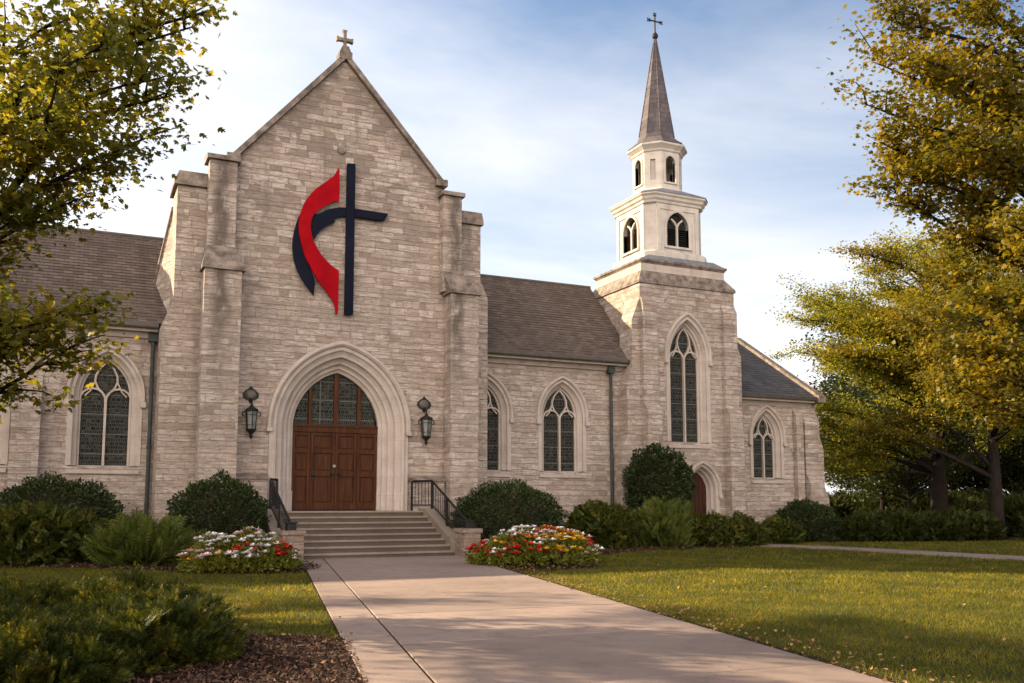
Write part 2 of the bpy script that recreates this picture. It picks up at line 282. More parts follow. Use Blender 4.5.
M = dict(
    stone=m_stone('coursed_limestone'),
    trim=m_trim('dressed_limestone', (0.34, 0.285, 0.245), (0.43, 0.365, 0.32)),
    coping=m_simple('weathered_coping', (0.085, 0.068, 0.056), (0.25, 0.20, 0.165), 3.4, 0.9, 0.2, 0.025),
    roof=m_shingle('brown_shingle', [(0.078, 0.058, 0.048), (0.105, 0.080, 0.066), (0.145, 0.110, 0.088)], 0.115, 0.26),
    slate=m_shingle('dark_slate', [(0.045, 0.045, 0.050), (0.065, 0.065, 0.072), (0.085, 0.083, 0.088)], 0.18, 0.28),
    cream=m_trim('cream_painted_stone', (0.39, 0.345, 0.30), (0.50, 0.45, 0.40), 0.42),
    lead=m_simple('lead_grey_metal', (0.10, 0.105, 0.11), (0.17, 0.17, 0.17), 3.0, 0.55, 0.5, 0.003),
    spire=m_shingle('spire_metal_shingle', [(0.072, 0.061, 0.064), (0.098, 0.083, 0.087), (0.13, 0.108, 0.108)], 0.2, 0.24),
    iron=m_simple('black_iron', (0.006, 0.006, 0.0065), (0.018, 0.016, 0.015), 9.0, 0.5, 0.18, 0.002),
    gutter=m_simple('bronze_gutter', (0.045, 0.038, 0.032), (0.075, 0.062, 0.05), 5.0, 0.5, 0.5, 0.002),
    pipe=m_simple('verdigris_pipe', (0.028, 0.033, 0.032), (0.05, 0.056, 0.053), 5.0, 0.6, 0.2, 0.002),
    wood=m_wood('varnished_oak'), glass=m_glass('leaded_glass'),
    dark=m_simple('dark_opening', (0.012, 0.012, 0.012), (0.03, 0.028, 0.026), 3.0, 0.9, 0.1, 0),
    reddoor=m_simple('red_brown_paint', (0.032, 0.012, 0.008), (0.055, 0.021, 0.013), 5.0, 0.55, 0.06, 0.002, (6, 6, 0.6)),
    red=m_simple('red_enamel', (0.20, 0.0008, 0.004), (0.275, 0.0016, 0.006), 1.6, 0.6, 0.04, 0.001),
    navy=m_simple('navy_enamel', (0.0038, 0.005, 0.012), (0.006, 0.0078, 0.017), 1.2, 0.6, 0.05, 0.001),
    brass=m_simple('aged_brass', (0.05, 0.04, 0.025), (0.12, 0.10, 0.07), 9.0, 0.4, 0.5, 0, metal=0.7),
    lampglass=m_simple('smoky_lamp_glass', (0.09, 0.10, 0.09), (0.17, 0.17, 0.145), 12.0, 0.25, 0.5, 0.004),
    walk=m_concrete('pale_concrete', (0.235, 0.172, 0.142), (0.30, 0.225, 0.19), (0.13, 0.095, 0.08)),
    pier=m_stone('pier_stone', (0.62, 0.57, 0.53), 0.30, 0.5, 0.04),
    riser_shade=m_concrete('shaded_riser_stone', (0.085, 0.064, 0.05), (0.15, 0.115, 0.09), (0.05, 0.04, 0.032)),  # for the step risers: grime plus shade put into the dark colour
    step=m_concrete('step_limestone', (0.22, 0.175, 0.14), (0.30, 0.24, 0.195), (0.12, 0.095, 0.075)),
    ground=m_ground('lawn_soil'),
    mulch=m_simple('bark_mulch', (0.016, 0.009, 0.006), (0.045, 0.026, 0.018), 14.0, 0.95, 0.1, 0.05),
    chips=m_island('mulch_chips', [(0.020, 0.009, 0.005), (0.042, 0.018, 0.010), (0.09, 0.042, 0.024), (0.026, 0.012, 0.007), (0.17, 0.092, 0.056)]),
    blade=m_leaf('grass_blade', [(0.034, 0.046, 0.006), (0.074, 0.082, 0.007), (0.138, 0.122, 0.009), (0.27, 0.20, 0.025)], 0.5, glow=1.9),
    bark=m_simple('bark', (0.010, 0.0075, 0.006), (0.03, 0.023, 0.018), 6.0, 0.95, 0.1, 0.03, (4, 4, 0.6)),
    leaf_gold=m_leaf('golden_maple_leaf', [(0.045, 0.052, 0.007), (0.10, 0.090, 0.009), (0.19, 0.14, 0.011), (0.30, 0.195, 0.013)], 0.45, glow=1.5),
    leaf_green=m_leaf('olive_maple_leaf', [(0.045, 0.06, 0.010), (0.08, 0.085, 0.012), (0.13, 0.115, 0.013), (0.24, 0.175, 0.016)], 0.55, glow=1.9),
    leaf_far=m_leaf('far_leaf', [(0.05, 0.066, 0.009), (0.11, 0.122, 0.012), (0.195, 0.18, 0.015), (0.30, 0.235, 0.018)], 0.5, glow=1.7),
    leaf_dark=m_leaf('shade_leaf', [(0.014, 0.023, 0.006), (0.024, 0.034, 0.008), (0.045, 0.050, 0.011)], 0.3),
    box=m_leaf('boxwood_leaf', [(0.009, 0.016, 0.005), (0.018, 0.030, 0.008), (0.036, 0.050, 0.012), (0.07, 0.082, 0.020)], 0.15, 0.18, patch=4.0),
    yew=m_leaf('yew_needle', [(0.014, 0.022, 0.005), (0.032, 0.043, 0.008), (0.075, 0.080, 0.013), (0.20, 0.17, 0.03)], 0.3, 0.1, patch=3.0),
    hedge=m_leaf('hedge_needle', [(0.008, 0.013, 0.004), (0.017, 0.024, 0.005), (0.036, 0.042, 0.008), (0.08, 0.075, 0.014)], 0.25, 0.1, patch=2.0),
    juniper=m_leaf('juniper_needle', [(0.035, 0.052, 0.013), (0.07, 0.092, 0.019), (0.13, 0.145, 0.03), (0.22, 0.21, 0.05)], 0.3, 0.1),
    forehedge=m_leaf('foreground_needle_sun_tips', [(0.008, 0.014, 0.004), (0.015, 0.024, 0.005), (0.032, 0.040, 0.008), (0.075, 0.073, 0.012), (0.19, 0.145, 0.015)], 0.35, 0.06, patch=4.0),  # the gold last stop paints sunlight onto the needle tips
    bedleaf=m_leaf('bedding_leaf', [(0.06, 0.08, 0.012), (0.13, 0.135, 0.016), (0.24, 0.20, 0.02)], 0.35),
    stem_shade=m_simple('shrub_wood_and_shade', (0.016, 0.012, 0.008), (0.035, 0.027, 0.018), 9.0, 0.9, 0.1, 0),
    litter=m_island('leaf_litter', [(0.07, 0.032, 0.014), (0.14, 0.065, 0.025), (0.21, 0.115, 0.045), (0.28, 0.17, 0.07)]),
    fl_white=m_island('white_petal', [(0.72, 0.70, 0.68), (0.85, 0.82, 0.80), (0.78, 0.70, 0.66)], 0.7),
    fl_pink=m_island('pale_pink_petal', [(0.75, 0.52, 0.50), (0.82, 0.66, 0.62)], 0.7),
    fl_red=m_island('red_petal', [(0.42, 0.012, 0.012), (0.55, 0.03, 0.02)], 0.6),
    fl_orange=m_island('orange_petal', [(0.66, 0.15, 0.018), (0.72, 0.24, 0.03), (0.55, 0.08, 0.02)], 0.6),
    fl_yellow=m_island('yellow_petal', [(0.70, 0.42, 0.03), (0.62, 0.33, 0.02)], 0.6),
)

# ------------------------------------------------------------------ mesh helpers
class MB:
    def __init__(s): s.v = []; s.f = []
    def add(s, vs, fs):
        o = len(s.v); s.v.extend([tuple(p) for p in vs]); s.f.extend([tuple(i + o for i in f) for f in fs]); return s
    def box(s, a, b):
        x0, y0, z0 = a; x1, y1, z1 = b
        return s.add([(x0, y0, z0), (x1, y0, z0), (x1, y1, z0), (x0, y1, z0), (x0, y0, z1), (x1, y0, z1), (x1, y1, z1), (x0, y1, z1)],
                     [(3, 2, 1, 0), (4, 5, 6, 7), (0, 1, 5, 4), (1, 2, 6, 5), (2, 3, 7, 6), (3, 0, 4, 7)])
    def prism(s, poly, c0, c1, axis='y'):           # poly in (u,z); axis y -> u is x ; axis x -> u is y ; axis z -> poly in (x,y)
        n = len(poly)
        def P(p, c): return (p[0], c, p[1]) if axis == 'y' else (c, p[0], p[1]) if axis == 'x' else (p[0], p[1], c)
        vs = [P(p, c0) for p in poly] + [P(p, c1) for p in poly]
        return s.add(vs, [tuple(range(n)), tuple(range(2 * n - 1, n - 1, -1))] + [(i, (i + 1) % n, n + (i + 1) % n, n + i) for i in range(n)])
    def rings(s, rings, cap=True, closed=True):
        n = len(rings[0]); vs = [p for r in rings for p in r]; fs = []
        for k in range(len(rings) - 1):
            for i in range(n if closed else n - 1):
                j = (i + 1) % n; fs.append((k * n + i, k * n + j, (k + 1) * n + j, (k + 1) * n + i))
        if cap: fs += [tuple(range(n - 1, -1, -1)), tuple((len(rings) - 1) * n + i for i in range(n))]
        return s.add(vs, fs)
    def tube(s, pts, rad, n=8, cap=True):
        pts = [Vector(p) for p in pts]; rs = rad if hasattr(rad, '__len__') else [rad] * len(pts)
        rr = []; up = None
        for i, p in enumerate(pts):
            d = (pts[min(i + 1, len(pts) - 1)] - pts[max(i - 1, 0)]).normalized()
            if up is None:
                a = Vector((0, 0, 1)) if abs(d.z) < 0.9 else Vector((1, 0, 0)); up = (a - d * a.dot(d)).normalized()
            else: up = (up - d * up.dot(d)).normalized()
            q = d.cross(up)
            rr.append([p + (up * math.cos(2 * math.pi * k / n) + q * math.sin(2 * math.pi * k / n)) * rs[i] for k in range(n)])
        return s.rings(rr, cap)
    def lathe(s, prof, c=(0, 0, 0), n=16, ph=0.0):
        return s.rings([[(c[0] + r * math.cos(ph + 2 * math.pi * k / n), c[1] + r * math.sin(ph + 2 * math.pi * k / n), c[2] + z) for k in range(n)] for r, z in prof])
    def build(s, name, m, parent=None, fix=True, smooth=False, bevel=0.0):
        me = bpy.data.meshes.new(name); me.from_pydata(s.v, [], s.f)
        if fix:
            bm = bmesh.new(); bm.from_mesh(me); bmesh.ops.recalc_face_normals(bm, faces=bm.faces[:]); bm.to_mesh(me); bm.free()
        if smooth: me.polygons.foreach_set('use_smooth', [True] * len(me.polygons))
        me.materials.append(m); me.update()
        o = bpy.data.objects.new(name, me); COL.objects.link(o)
        if parent: o.parent = parent
        if bevel:
            bv = o.modifiers.new('bevel', 'BEVEL'); bv.width = bevel; bv.segments = 2; bv.limit_method = 'ANGLE'; bv.angle_limit = R(40)
        return o

def wall_panel(mb, outer, holes, c, t, axis='y'):
    bm = bmesh.new(); loops = [outer] + holes
    for lp in loops:
        vs = [bm.verts.new((p[0], 0, p[1])) for p in lp]
        for i in range(len(vs)): bm.edges.new((vs[i], vs[(i + 1) % len(vs)]))
    bmesh.ops.triangle_fill(bm, edges=bm.edges[:], use_beauty=True, normal=(0, -1, 0))
    bm.verts.index_update()
    vs = [v.co.copy() for v in bm.verts]; fs = [tuple(v.index for v in f.verts) for f in bm.faces]; bm.free()
    def P(v, d): return (v[0], c + d, v[2]) if axis == 'y' else (c + d, v[0], v[2])
    n = len(vs)
    mb.add([P(v, 0) for v in vs] + [P(v, t) for v in vs], fs + [tuple(i + n for i in f[::-1]) for f in fs])
    for lp in loops:
        k = len(lp); q = [(p[0], 0, p[1]) for p in lp]
        mb.add([P(v, 0) for v in q] + [P(v, t) for v in q], [(i, (i + 1) % k, k + (i + 1) % k, k + i) for i in range(k)])
    return mb

def arch(w_, spring, apex, base, n=0.0, k=12, bn=0.0):
    """pointed arch outline, offset outwards by n: from the left foot over the apex to the right foot; (u, z), u about 0"""
    r = apex - spring; RR = (w_ * w_ / 4 + r * r) / w_; c = RR - w_ / 2; Rn = RR + n
    rn = math.sqrt(max(Rn * Rn - c * c, 1e-6)); a1 = math.atan2(rn, -c)
    L = [(-w_ / 2 - n, base - bn)]
    for i in range(k + 1):
        a = math.pi + (a1 - math.pi) * i / k
        L.append((c + Rn * math.cos(a), spring + Rn * math.sin(a)))
    return L + [(-x, z) for x, z in L[-2::-1]]

def arch_sweep(mb, cx_, w_, spring, apex, base, prof, y0, axis='y', k=12, arch_only=False, drop=0.0):
    rings = []
    for n, d in prof:
        a = arch(w_, spring, apex, base, n, k)
        if arch_only: a = [(a[1][0], spring - drop)] + a[1:-1] + [(a[-2][0], spring - drop)]
        rings.append([(cx_ + u, y0 + d, z) if axis == 'y' else (y0 + d, cx_ + u, z) for u, z in a])
    m = len(rings[0]); vs = [p for r_ in rings for p in r_]; fs = []
    for q in range(len(rings) - 1):
        for i in range(m - 1): fs.append((q * m + i, q * m + i + 1, (q + 1) * m + i + 1, (q + 1) * m + i))
    mb.add(vs, fs); return mb

def bar(mb, pts, wd, y0, y1, axis='y'):
    """flat bar of width wd following 2D points (u,z), from depth y0 to y1"""
    n = len(pts); A = []; B = []
    for i in range(n):
        p = Vector(pts[i]); d = (Vector(pts[min(i + 1, n - 1)]) - Vector(pts[max(i - 1, 0)])).normalized(); q = Vector((-d.y, d.x)) * wd / 2
        A.append(p + q); B.append(p - q)
    def P(p, d): return (p[0], d, p[1]) if axis == 'y' else (d, p[0], p[1])
    mb.rings([[P(A[i], y1), P(A[i], y0), P(B[i], y0), P(B[i], y1)] for i in range(n)]); return mb

def tag(o, label=None, cat=None, group=None, kind=None):
    if label: o['label'] = label
    if cat: o['category'] = cat
    if group: o['group'] = group
    if kind: o['kind'] = kind
    return o
def thing(name, label, cat, loc=(0, 0, 0), rz=0.0, group=None):
    o = bpy.data.objects.new(name, None); COL.objects.link(o); o.location = loc; o.rotation_euler = (0, 0, rz)
    o.empty_display_size = 0.3
    return tag(o, label, cat, group)
def np_mesh(name, V, F, m, parent=None, smooth=False):
    """V (n,3) array, F (m,k) array of equal-length polygons"""
    me = bpy.data.meshes.new(name); n, k = F.shape
    me.vertices.add(len(V)); me.vertices.foreach_set('co', np.ascontiguousarray(V, dtype=np.float32).ravel())
    me.loops.add(n * k); me.loops.foreach_set('vertex_index', np.ascontiguousarray(F, dtype=np.int32).ravel())
    me.polygons.add(n); me.polygons.foreach_set('loop_start', np.arange(0, n * k, k, dtype=np.int32))
    try: me.polygons.foreach_set('loop_total', np.full(n, k, dtype=np.int32))
    except Exception: pass
    me.materials.append(m); me.update(calc_edges=True); me.validate()
    o = bpy.data.objects.new(name, me); COL.objects.link(o)
    if parent: o.parent = parent
    return o
def copy_thing(src, loc, rz, scale, label, group=None):
    c = src.copy(); COL.objects.link(c); c.location = loc; c.rotation_euler = (0, 0, rz); c.scale = (scale,) * 3 if not hasattr(scale, '__len__') else scale
    c['label'] = label
    if group: c['group'] = group
    for ch in src.children:
        d = ch.copy(); COL.objects.link(d); d.parent = c
        for g in ch.children:
            e = g.copy(); COL.objects.link(e); e.parent = d
    return c

# ------------------------------------------------------------------ ground, walks, beds
def sheet(name, poly, z, m, kind='structure', thick=0.0):
    mb = MB()
    if thick: mb.prism(poly, z - thick, z, 'z')
    else: mb.add([(x, y, z) for x, y in poly], [tuple(range(len(poly)))])
    return tag(mb.build(name, m), kind=kind)
gm = MB()
gx = np.linspace(-700, 700, 15)
gm.add([(-700, -500, 0), (700, -500, 0), (700, 900, 0), (-700, 900, 0)], [(0, 1, 2, 3)])
tag(gm.build('ground', M['ground']), kind='structure')

def smooth_poly(pts, it=3):
    for _ in range(it):
        q = []
        for i in range(len(pts)):
            a, b_ = np.array(pts[i]), np.array(pts[(i + 1) % len(pts)])
            q += [tuple(a * 0.75 + b_ * 0.25), tuple(a * 0.25 + b_ * 0.75)]
        pts = q
    return pts
MULCH = dict(
    left=smooth_poly([(-19, 1.5), (-2.3, 1.2), (-1.98, -3.0), (-2.05, -6.5), (-2.75, -7.55), (-4.15, -7.75), (-5.4, -5.9), (-6.6, -4.4), (-8.6, -3.3), (-12, -3.4), (-19, -3.4)], 2),
    fore=smooth_poly([(-9.6, -14.2), (-7.6, -14.3), (-5.9, -15.6), (-5.4, -16.6), (-4.62, -16.9), (-4.55, -17.6), (-5.05, -19.7), (-5.5, -22.5), (-9, -22.5), (-11, -17)], 2),
    right=smooth_poly([(2.6, 1.2), (2.55, -4.1), (1.5, -7.4), (1.25, -8.9), (2.4, -9.4), (3.9, -8.4), (4.9, -5.6), (7.5, -3.4), (10.2, -2.6), (13.2, -2.5), (13.4, 1.2)], 2),
    far=smooth_poly([(16.4, 1.8), (16.6, -0.4), (19.5, -0.9), (21.5, -2.2), (26.5, -2.5), (27, 0.8), (22, 1.8)], 2))
for k, p in MULCH.items(): sheet('mulch_bed', p, 0.012, M['mulch'])

# front walk: slabs with open joints
WALK_L0, WALK_D = np.array((-1.92, -3.2)), np.array((-3.11, -16.35)) / math.hypot(3.11, 16.35)
WALK_RZ = math.atan2(WALK_D[0], -WALK_D[1])
def walk_pt(s, t): # s along, t fraction 0..1 across
    l = WALK_L0 + WALK_D * s; r_ = np.array((2.25, -3.55)) + np.array((-3.46, -17.2)) / math.hypot(3.46, 17.2) * (s - 0.1)
    return l * (1 - t) + r_ * t
wb = MB()
def slab(mb, q, z0, z1):
    c = sum(q) / 4
    mb.add([(*p, z0) for p in q] + [(*(c + (p - c) * (1 - 0.008 / max(0.2, np.linalg.norm(p - c)))), z1) for p in q],
           [(4, 5, 6, 7), (0, 1, 5, 4), (1, 2, 6, 5), (2, 3, 7, 6), (3, 0, 4, 7)])
def gapq(f, s0, s1, t0, t1, g):
    q = [f(s0, t0), f(s0, t1), f(s1, t1), f(s1, t0)]; c = sum(q) / 4
    dS = f(s1, .5) - f(s0, .5); dS = dS / np.linalg.norm(dS); dT = f(s0, 1) - f(s0, 0); dT = dT / np.linalg.norm(dT)
    return [q[0] + (dS + dT) * g, q[1] + (dS - dT) * g, q[2] + (-dS - dT) * g, q[3] + (-dS + dT) * g]
ss = [0.0, 2.45, 5.0, 7.5, 10.0, 12.4, 14.9, 17.4, 19.9, 22.4]
for a, b_ in zip(ss, ss[1:]):
    for t0, t1 in ((0, 0.135), (0.135, 1.0)):
        slab(wb, gapq(walk_pt, a, b_, t0, t1, 0.016 if t1 == 0.135 else 0.006), 0.0, 0.03 + 0.001 * ((int(a * 7) + int(t0 * 10)) % 3))
tag(wb.build('front_walk', M['walk'], bevel=0.006), kind='structure')
sheet('walk_bed', [tuple(walk_pt(.1, 0)), tuple(walk_pt(.1, 1)), tuple(walk_pt(6, 1.03)), tuple(walk_pt(13, 1.025)), tuple(walk_pt(22.4, 1.05)), tuple(walk_pt(22.4, 0))], 0.016, M['mulch'])

# side path from the tower door, running past the east wing
SP = [np.array(p, float) for p in [(13.45, 0.2), (13.9, -1.2), (14.5, -3.0), (14.75, -5.2), (14.85, -8.0), (14.9, -10.6), (15.0, -16.0), (15.2, -24)]]
def path_pt(s, t):
    i = min(int(s), len(SP) - 2); p = SP[i] * (1 - (s - i)) + SP[i + 1] * (s - i)
    d = SP[min(i + 1, len(SP) - 1)] - SP[max(i - (0 if s > i else 1), 0)] if i else SP[1] - SP[0]
    d = d / np.linalg.norm(d); q = np.array((-d[1], d[0])); return p + q * (t - 0.5) * 1.5
pb = MB()
for i in range(len(SP) - 1):
    slab(pb, gapq(path_pt, i + 0.001, i + 0.999, 0, 1, 0.004), 0.0, 0.03)
tag(pb.build('side_path', M['walk']), kind='structure')

# ------------------------------------------------------------------ the church
church = thing('church', 'pale limestone church with steep gabled front, long brown roofs and white steeple', 'church')
def part(mb, name, m, **k): return mb.build(name, m, church, **k)

CX = -0.14                      # centre line of the great door
door = dict(w=2.58, sp=3.62, ap=5.32, base=1.2)
hole = [(CX + u, z) for u, z in arch(door['w'], door['sp'], door['ap'], 0.0, 0.70, 14)]
mb = MB(); wall_panel(mb, [(-3.3, 0), (hole[0][0], 0)] + hole + [(hole[-1][0], 0), (3.2, 0), (3.2, 11.0), (2.88, 11.46), (-0.22, 14.9), (-3.3, 11.34)][1:] if False else
                      [(-3.3, 0)] + hole + [(3.2, 0), (3.2, 11.0), (2.88, 11.46), (-0.22, 14.9), (-3.3, 11.34)], [], 0.0, 0.66)
part(mb, 'entrance_wall', M['stone'])
# moulded surround of the great door
mb = MB(); prof = [(0, .60), (0, .50), (.05, .47), (.10, .43), (.10, .385), (.17, .36), (.225, .30), (.235, .25), (.30, .225), (.37, .16), (.40, .10), (.40, .06),
                   (.48, .03), (.55, -.02), (.585, -.075), (.65, -.09), (.70, -.06), (.78, -.055), (.78, .05)]
arch_sweep(mb, CX, door['w'], door['sp'], door['ap'], door['base'], prof, 0.0, k=20)
dsur = part(mb, 'doorway_surround', M['trim'])
mb = MB(); arch_sweep(mb, CX, door['w'], door['sp'], door['ap'], 0, [(.70, .0), (.70, -.12), (.76, -.17), (.83, -.16), (.85, -.10), (.85, .0)], 0.0, k=20, arch_only=True, drop=0.06)
for s_ in (-1, 1):
    mb.box((CX + s_ * 2.07 - .075, -.17, door['sp'] - .17), (CX + s_ * 2.07 + .075, 0.0, door['sp'] - .061))
mb.build('hood_mould', M['trim'], dsur)
for s_ in (-1, 1):
    mb = MB(); poly = [(CX + s_ * (1.29 + n - 0.02), d - 0.03) for n, d in prof[1:-1]] + [(CX + s_ * (1.29 + .80), .05), (CX + s_ * (1.29 + .80), .2), (CX + s_ * 1.275, .55)]
    mb.prism(poly, 1.203, 1.78, 'z'); mb.build('jamb_base', M['trim'], dsur)
# door set in the arch: plane y = 0.52 .. 0.62
YD = 0.56
A = arch(door['w'], door['sp'], door['ap'], door['base'], 0.0, 14)
mb = MB(); mb.prism([(CX + u, z) for u, z in A], YD + 0.10, YD + 0.14); part(mb, 'door_backing', M['wood'])
mb = MB(); zt = 3.62
mb.box((CX - 1.285, YD - .04, zt - .10), (CX + 1.285, YD + .10, zt + .13)); mb.box((CX - 1.285, YD - .07, zt + .06), (CX + 1.285, YD - .04, zt + .11))
part(mb, 'transom_beam', M['wood'])
def clipz(u): # underside of arch at u
    a = [p for p in A[1:-1]]
    for p, q in zip(a, a[1:]):
        if p[0] <= u <= q[0]: return p[1] + (q[1] - p[1]) * (u - p[0]) / (q[0] - p[0] + 1e-9)
    return door['sp']
cols = [-1.29, -0.78, 0.0, 0.70, 1.29]
for c in cols[1:-1]:
    mb = MB(); wd = .07 if c == 0 else .05
    mb.prism([(CX + c - wd, zt + .13), (CX + c + wd, zt + .13), (CX + c + wd, clipz(c + wd)), (CX + c - wd, clipz(c - wd))], YD - .02, YD + .10)
    part(mb, 'transom_mullion', M['wood'])
for a, b_ in zip(cols, cols[1:]):
    us = np.linspace(a + (.06 if a > -1.2 else .0), b_ - (.06 if b_ < 1.2 else 0), 8)
    top = [(CX + u, clipz(u) - 0.002) for u in us]
    mb = MB(); mb.prism([(CX + us[0], zt + .13), (CX + us[-1], zt + .13)] + top[::-1], YD + .05, YD + .07); part(mb, 'transom_window', M['glass'])
def leaf_door(x0, x1, name, ncol):
    mb = MB(); z0, z1 = 1.23, zt - .10; st = .085
    mb.box((x0, YD + .045, z0), (x1, YD + .075, z1))
    xs = np.linspace(x0, x1, ncol + 1)
    for i, xx in enumerate(xs):
        a = xx - (0 if i == 0 else st / 2 if 0 < i < ncol else st); mb.box((a, YD, z0), (a + st, YD + .045, z1))
    zs = [z0, z0 + .20, z0 + .98, z0 + 1.14, z1 - .62, z1 - .50, z1 - .10, z1]
    for za, zb in ((zs[0], zs[1]), (zs[2], zs[3]), (zs[4], zs[5]), (zs[6], zs[7])):
        for i in range(ncol):
            mb.box((xs[i] + st * (1 if i == 0 else .5), YD + .002, za), (xs[i + 1] - st * (1 if i == ncol - 1 else .5), YD + .045, zb))
    for za, zb in ((zs[1], zs[2]), (zs[3], zs[4]), (zs[5], zs[6])):
        for i in range(ncol):
            a, b2 = xs[i] + st * (1 if i == 0 else .5) + .04, xs[i + 1] - st * (1 if i == ncol - 1 else .5) - .04
            mb.box((a, YD + .018, za + .04), (b2, YD + .045, zb - .04))
    return part(mb, name, M['wood'], bevel=0.006)
def handle(par, x, z):
    mb = MB(); mb.box((x - .03, YD - .014, z - .12), (x + .03, YD - .001, z + .12)); mb.tube([(x, YD - .014, z), (x, YD - .07, z)], .016, 8)
    mb.lathe([(.0, -.045), (.03, -.035), (.04, 0), (.03, .035), (0, .045)], (x, YD - .09, z), 10); mb.build('handle', M['iron'], par)
dl = leaf_door(CX - .74, CX - .006, 'door', 1); handle(dl, CX - .11, 2.28); handle(dl, CX - .66, 2.24)
mb = MB(); mb.lathe([(0, -.03), (.05, -.03), (.05, .03), (0, .03)], (0, 0, 0), 10)
mb.v = [(CX - .03 + x, YD - .03 - z, 2.52 + y) for x, y, z in mb.v]; mb.build('door_lock', M['lampglass'], dl)
dr = leaf_door(CX + .006, CX + .66, 'door', 1); handle(dr, CX + .11, 2.28)
leaf_door(CX - 1.285, CX - .75, 'side_panel', 1); leaf_door(CX + .67, CX + 1.285, 'side_panel', 1)

# gable coping
mb = MB()
def slope_strip(mb, p0, p1, th, y0, y1, up=0.0):
    d = Vector((p1[0] - p0[0], p1[1] - p0[1])).normalized(); n = Vector((-d.y, d.x))
    if n.y < 0: n = -n
    q = [Vector(p0) + n * up, Vector(p1) + n * up, Vector(p1) + n * (up + th), Vector(p0) + n * (up + th)]
    mb.prism([tuple(a) for a in q], y0, y1)
slope_strip(mb, (-3.42, 11.22), (-0.22, 14.91), .15, -.11, .8); part(mb, 'gable_coping', M['coping'])
mb = MB(); slope_strip(mb, (-0.20, 14.91), (3.02, 11.32), .15, -.115, .805); part(mb, 'gable_coping', M['coping'])
for x0, x1, z in ((-3.62, -3.24, 11.18), (2.74, 3.12, 11.36)):
    mb = MB(); mb.box((x0, -.17, z), (x1, .6, z + .22)); part(mb, 'kneeler_stone', M['coping'], bevel=.02)
mb = MB(); mb.box((-.42, -.13, 14.90), (-.02, .30, 15.14)); mb.prism([(-.40, 15.14), (-.04, 15.14), (-.12, 15.34), (-.32, 15.34)], -.08, .26)
gc = part(mb, 'gable_cross', M['coping'], bevel=.015)
mb = MB(); bx_ = -.22
cp = [(-.06, 15.3), (.06, 15.3), (.048, 15.54), (.17, 15.535), (.26, 15.51), (.26, 15.67), (.17, 15.645), (.048, 15.64), (.048, 15.80), (.075, 15.90), (-.075, 15.90), (-.048, 15.80), (-.048, 15.64),
      (-.17, 15.645), (-.26, 15.67), (-.26, 15.51), (-.17, 15.535), (-.048, 15.54)]
mb.prism([(bx_ + x, z) for x, z in cp], .02, .16); mb.build('cross_head', M['coping'], gc, bevel=.012)

# stepped buttresses either side of the gable
def buttress(xl0, xl1, xu0, xu1, zoff, ztop, ylo, yhi, yb=-0.003):
    mb = MB(); mb.box((xl0, ylo, 0), (xl1, yb, zoff)); b1 = part(mb, 'buttress', M['stone'], bevel=.015)
    mb = MB(); mb.box((xu0, yhi, zoff), (xu1, yb, ztop)); mb.build('upper_stage', M['stone'], b1, bevel=.015)
    # sloping weathering
    mb = MB(); z1 = zoff + .62
    lo = [(xl0 - .07, ylo - .08), (xl1 + .07, ylo - .08), (xl1 + .07, yb), (xl0 - .07, yb)]
    up = [(xu0 - .004, yhi - .004), (xu1 + .004, yhi - .004), (xu1 + .004, yb), (xu0 - .004, yb)]
    mb.rings([[(*p, zoff - .10) for p in lo], [(*p, zoff) for p in lo], [(*p, z1) for p in up]]); mb.build('weathering', M['coping'], b1)
    mb = MB(); mb.box((xu0 - .08, yhi - .09, ztop), (xu1 + .08, .3, ztop + .13)); mb.prism([(yhi - .09, ztop + .13), (.3, ztop + .13), (.3, ztop + .26)], xu0 - .08, xu1 + .08, 'x')
    mb.build('cap', M['coping'], b1, bevel=.012)
    mb = MB(); mb.box((xl0 - .06, ylo - .07, 0), (xl1 + .06, yb, .9)); mb.prism([(ylo - .07, .9), (yb, .9), (yb, 1.02), (ylo, 1.02)], xl0 - .06, xl1 + .06, 'x'); mb.build('plinth', M['stone'], b1)
buttress(-4.17, -3.16, -4.10, -3.34, 7.95, 11.05, -.62, -.36)
buttress(3.08, 4.00, 2.90, 3.52, 7.95, 11.0, -.62, -.36)

# outer piers
def pier(p, ztop, y1=1.5):
    mb = MB(); mb.prism(p, .2, y1); b1 = part(mb, 'corner_pier', M['stone'], bevel=.015)
    xs = [q[0] for q in p if q[1] > 9]; a, b_ = min(xs), max(xs)
    mb = MB(); mb.prism([(a - .10, ztop), (b_ + .06, ztop), (b_ + .06, ztop + .12), (b_, ztop + .40), (a + .02, ztop + .40), (a - .10, ztop + .12)], .09, y1 + .05); mb.build('cap', M['coping'], b1, bevel=.01)
    xs = [q[0] for q in p]
    mb = MB(); mb.box((min(xs) - .05, .13, 0), (max(xs) + .03, y1 + .03, .95)); mb.prism([(min(xs) - .05, .95), (max(xs) + .03, .95), (max(xs), 1.06), (min(xs), 1.06)], .145, y1 + .02); mb.build('plinth', M['stone'], b1)
pier([(-5.15, 0), (-3.4, 0), (-3.4, 10.35), (-4.88, 10.35), (-4.88, 7.0), (-5.15, 6.35)], 10.35)
pier([(3.3, 0), (4.66, 0), (4.66, 8.0), (4.40, 8.55), (4.40, 10.35), (3.3, 10.35)], 10.35)
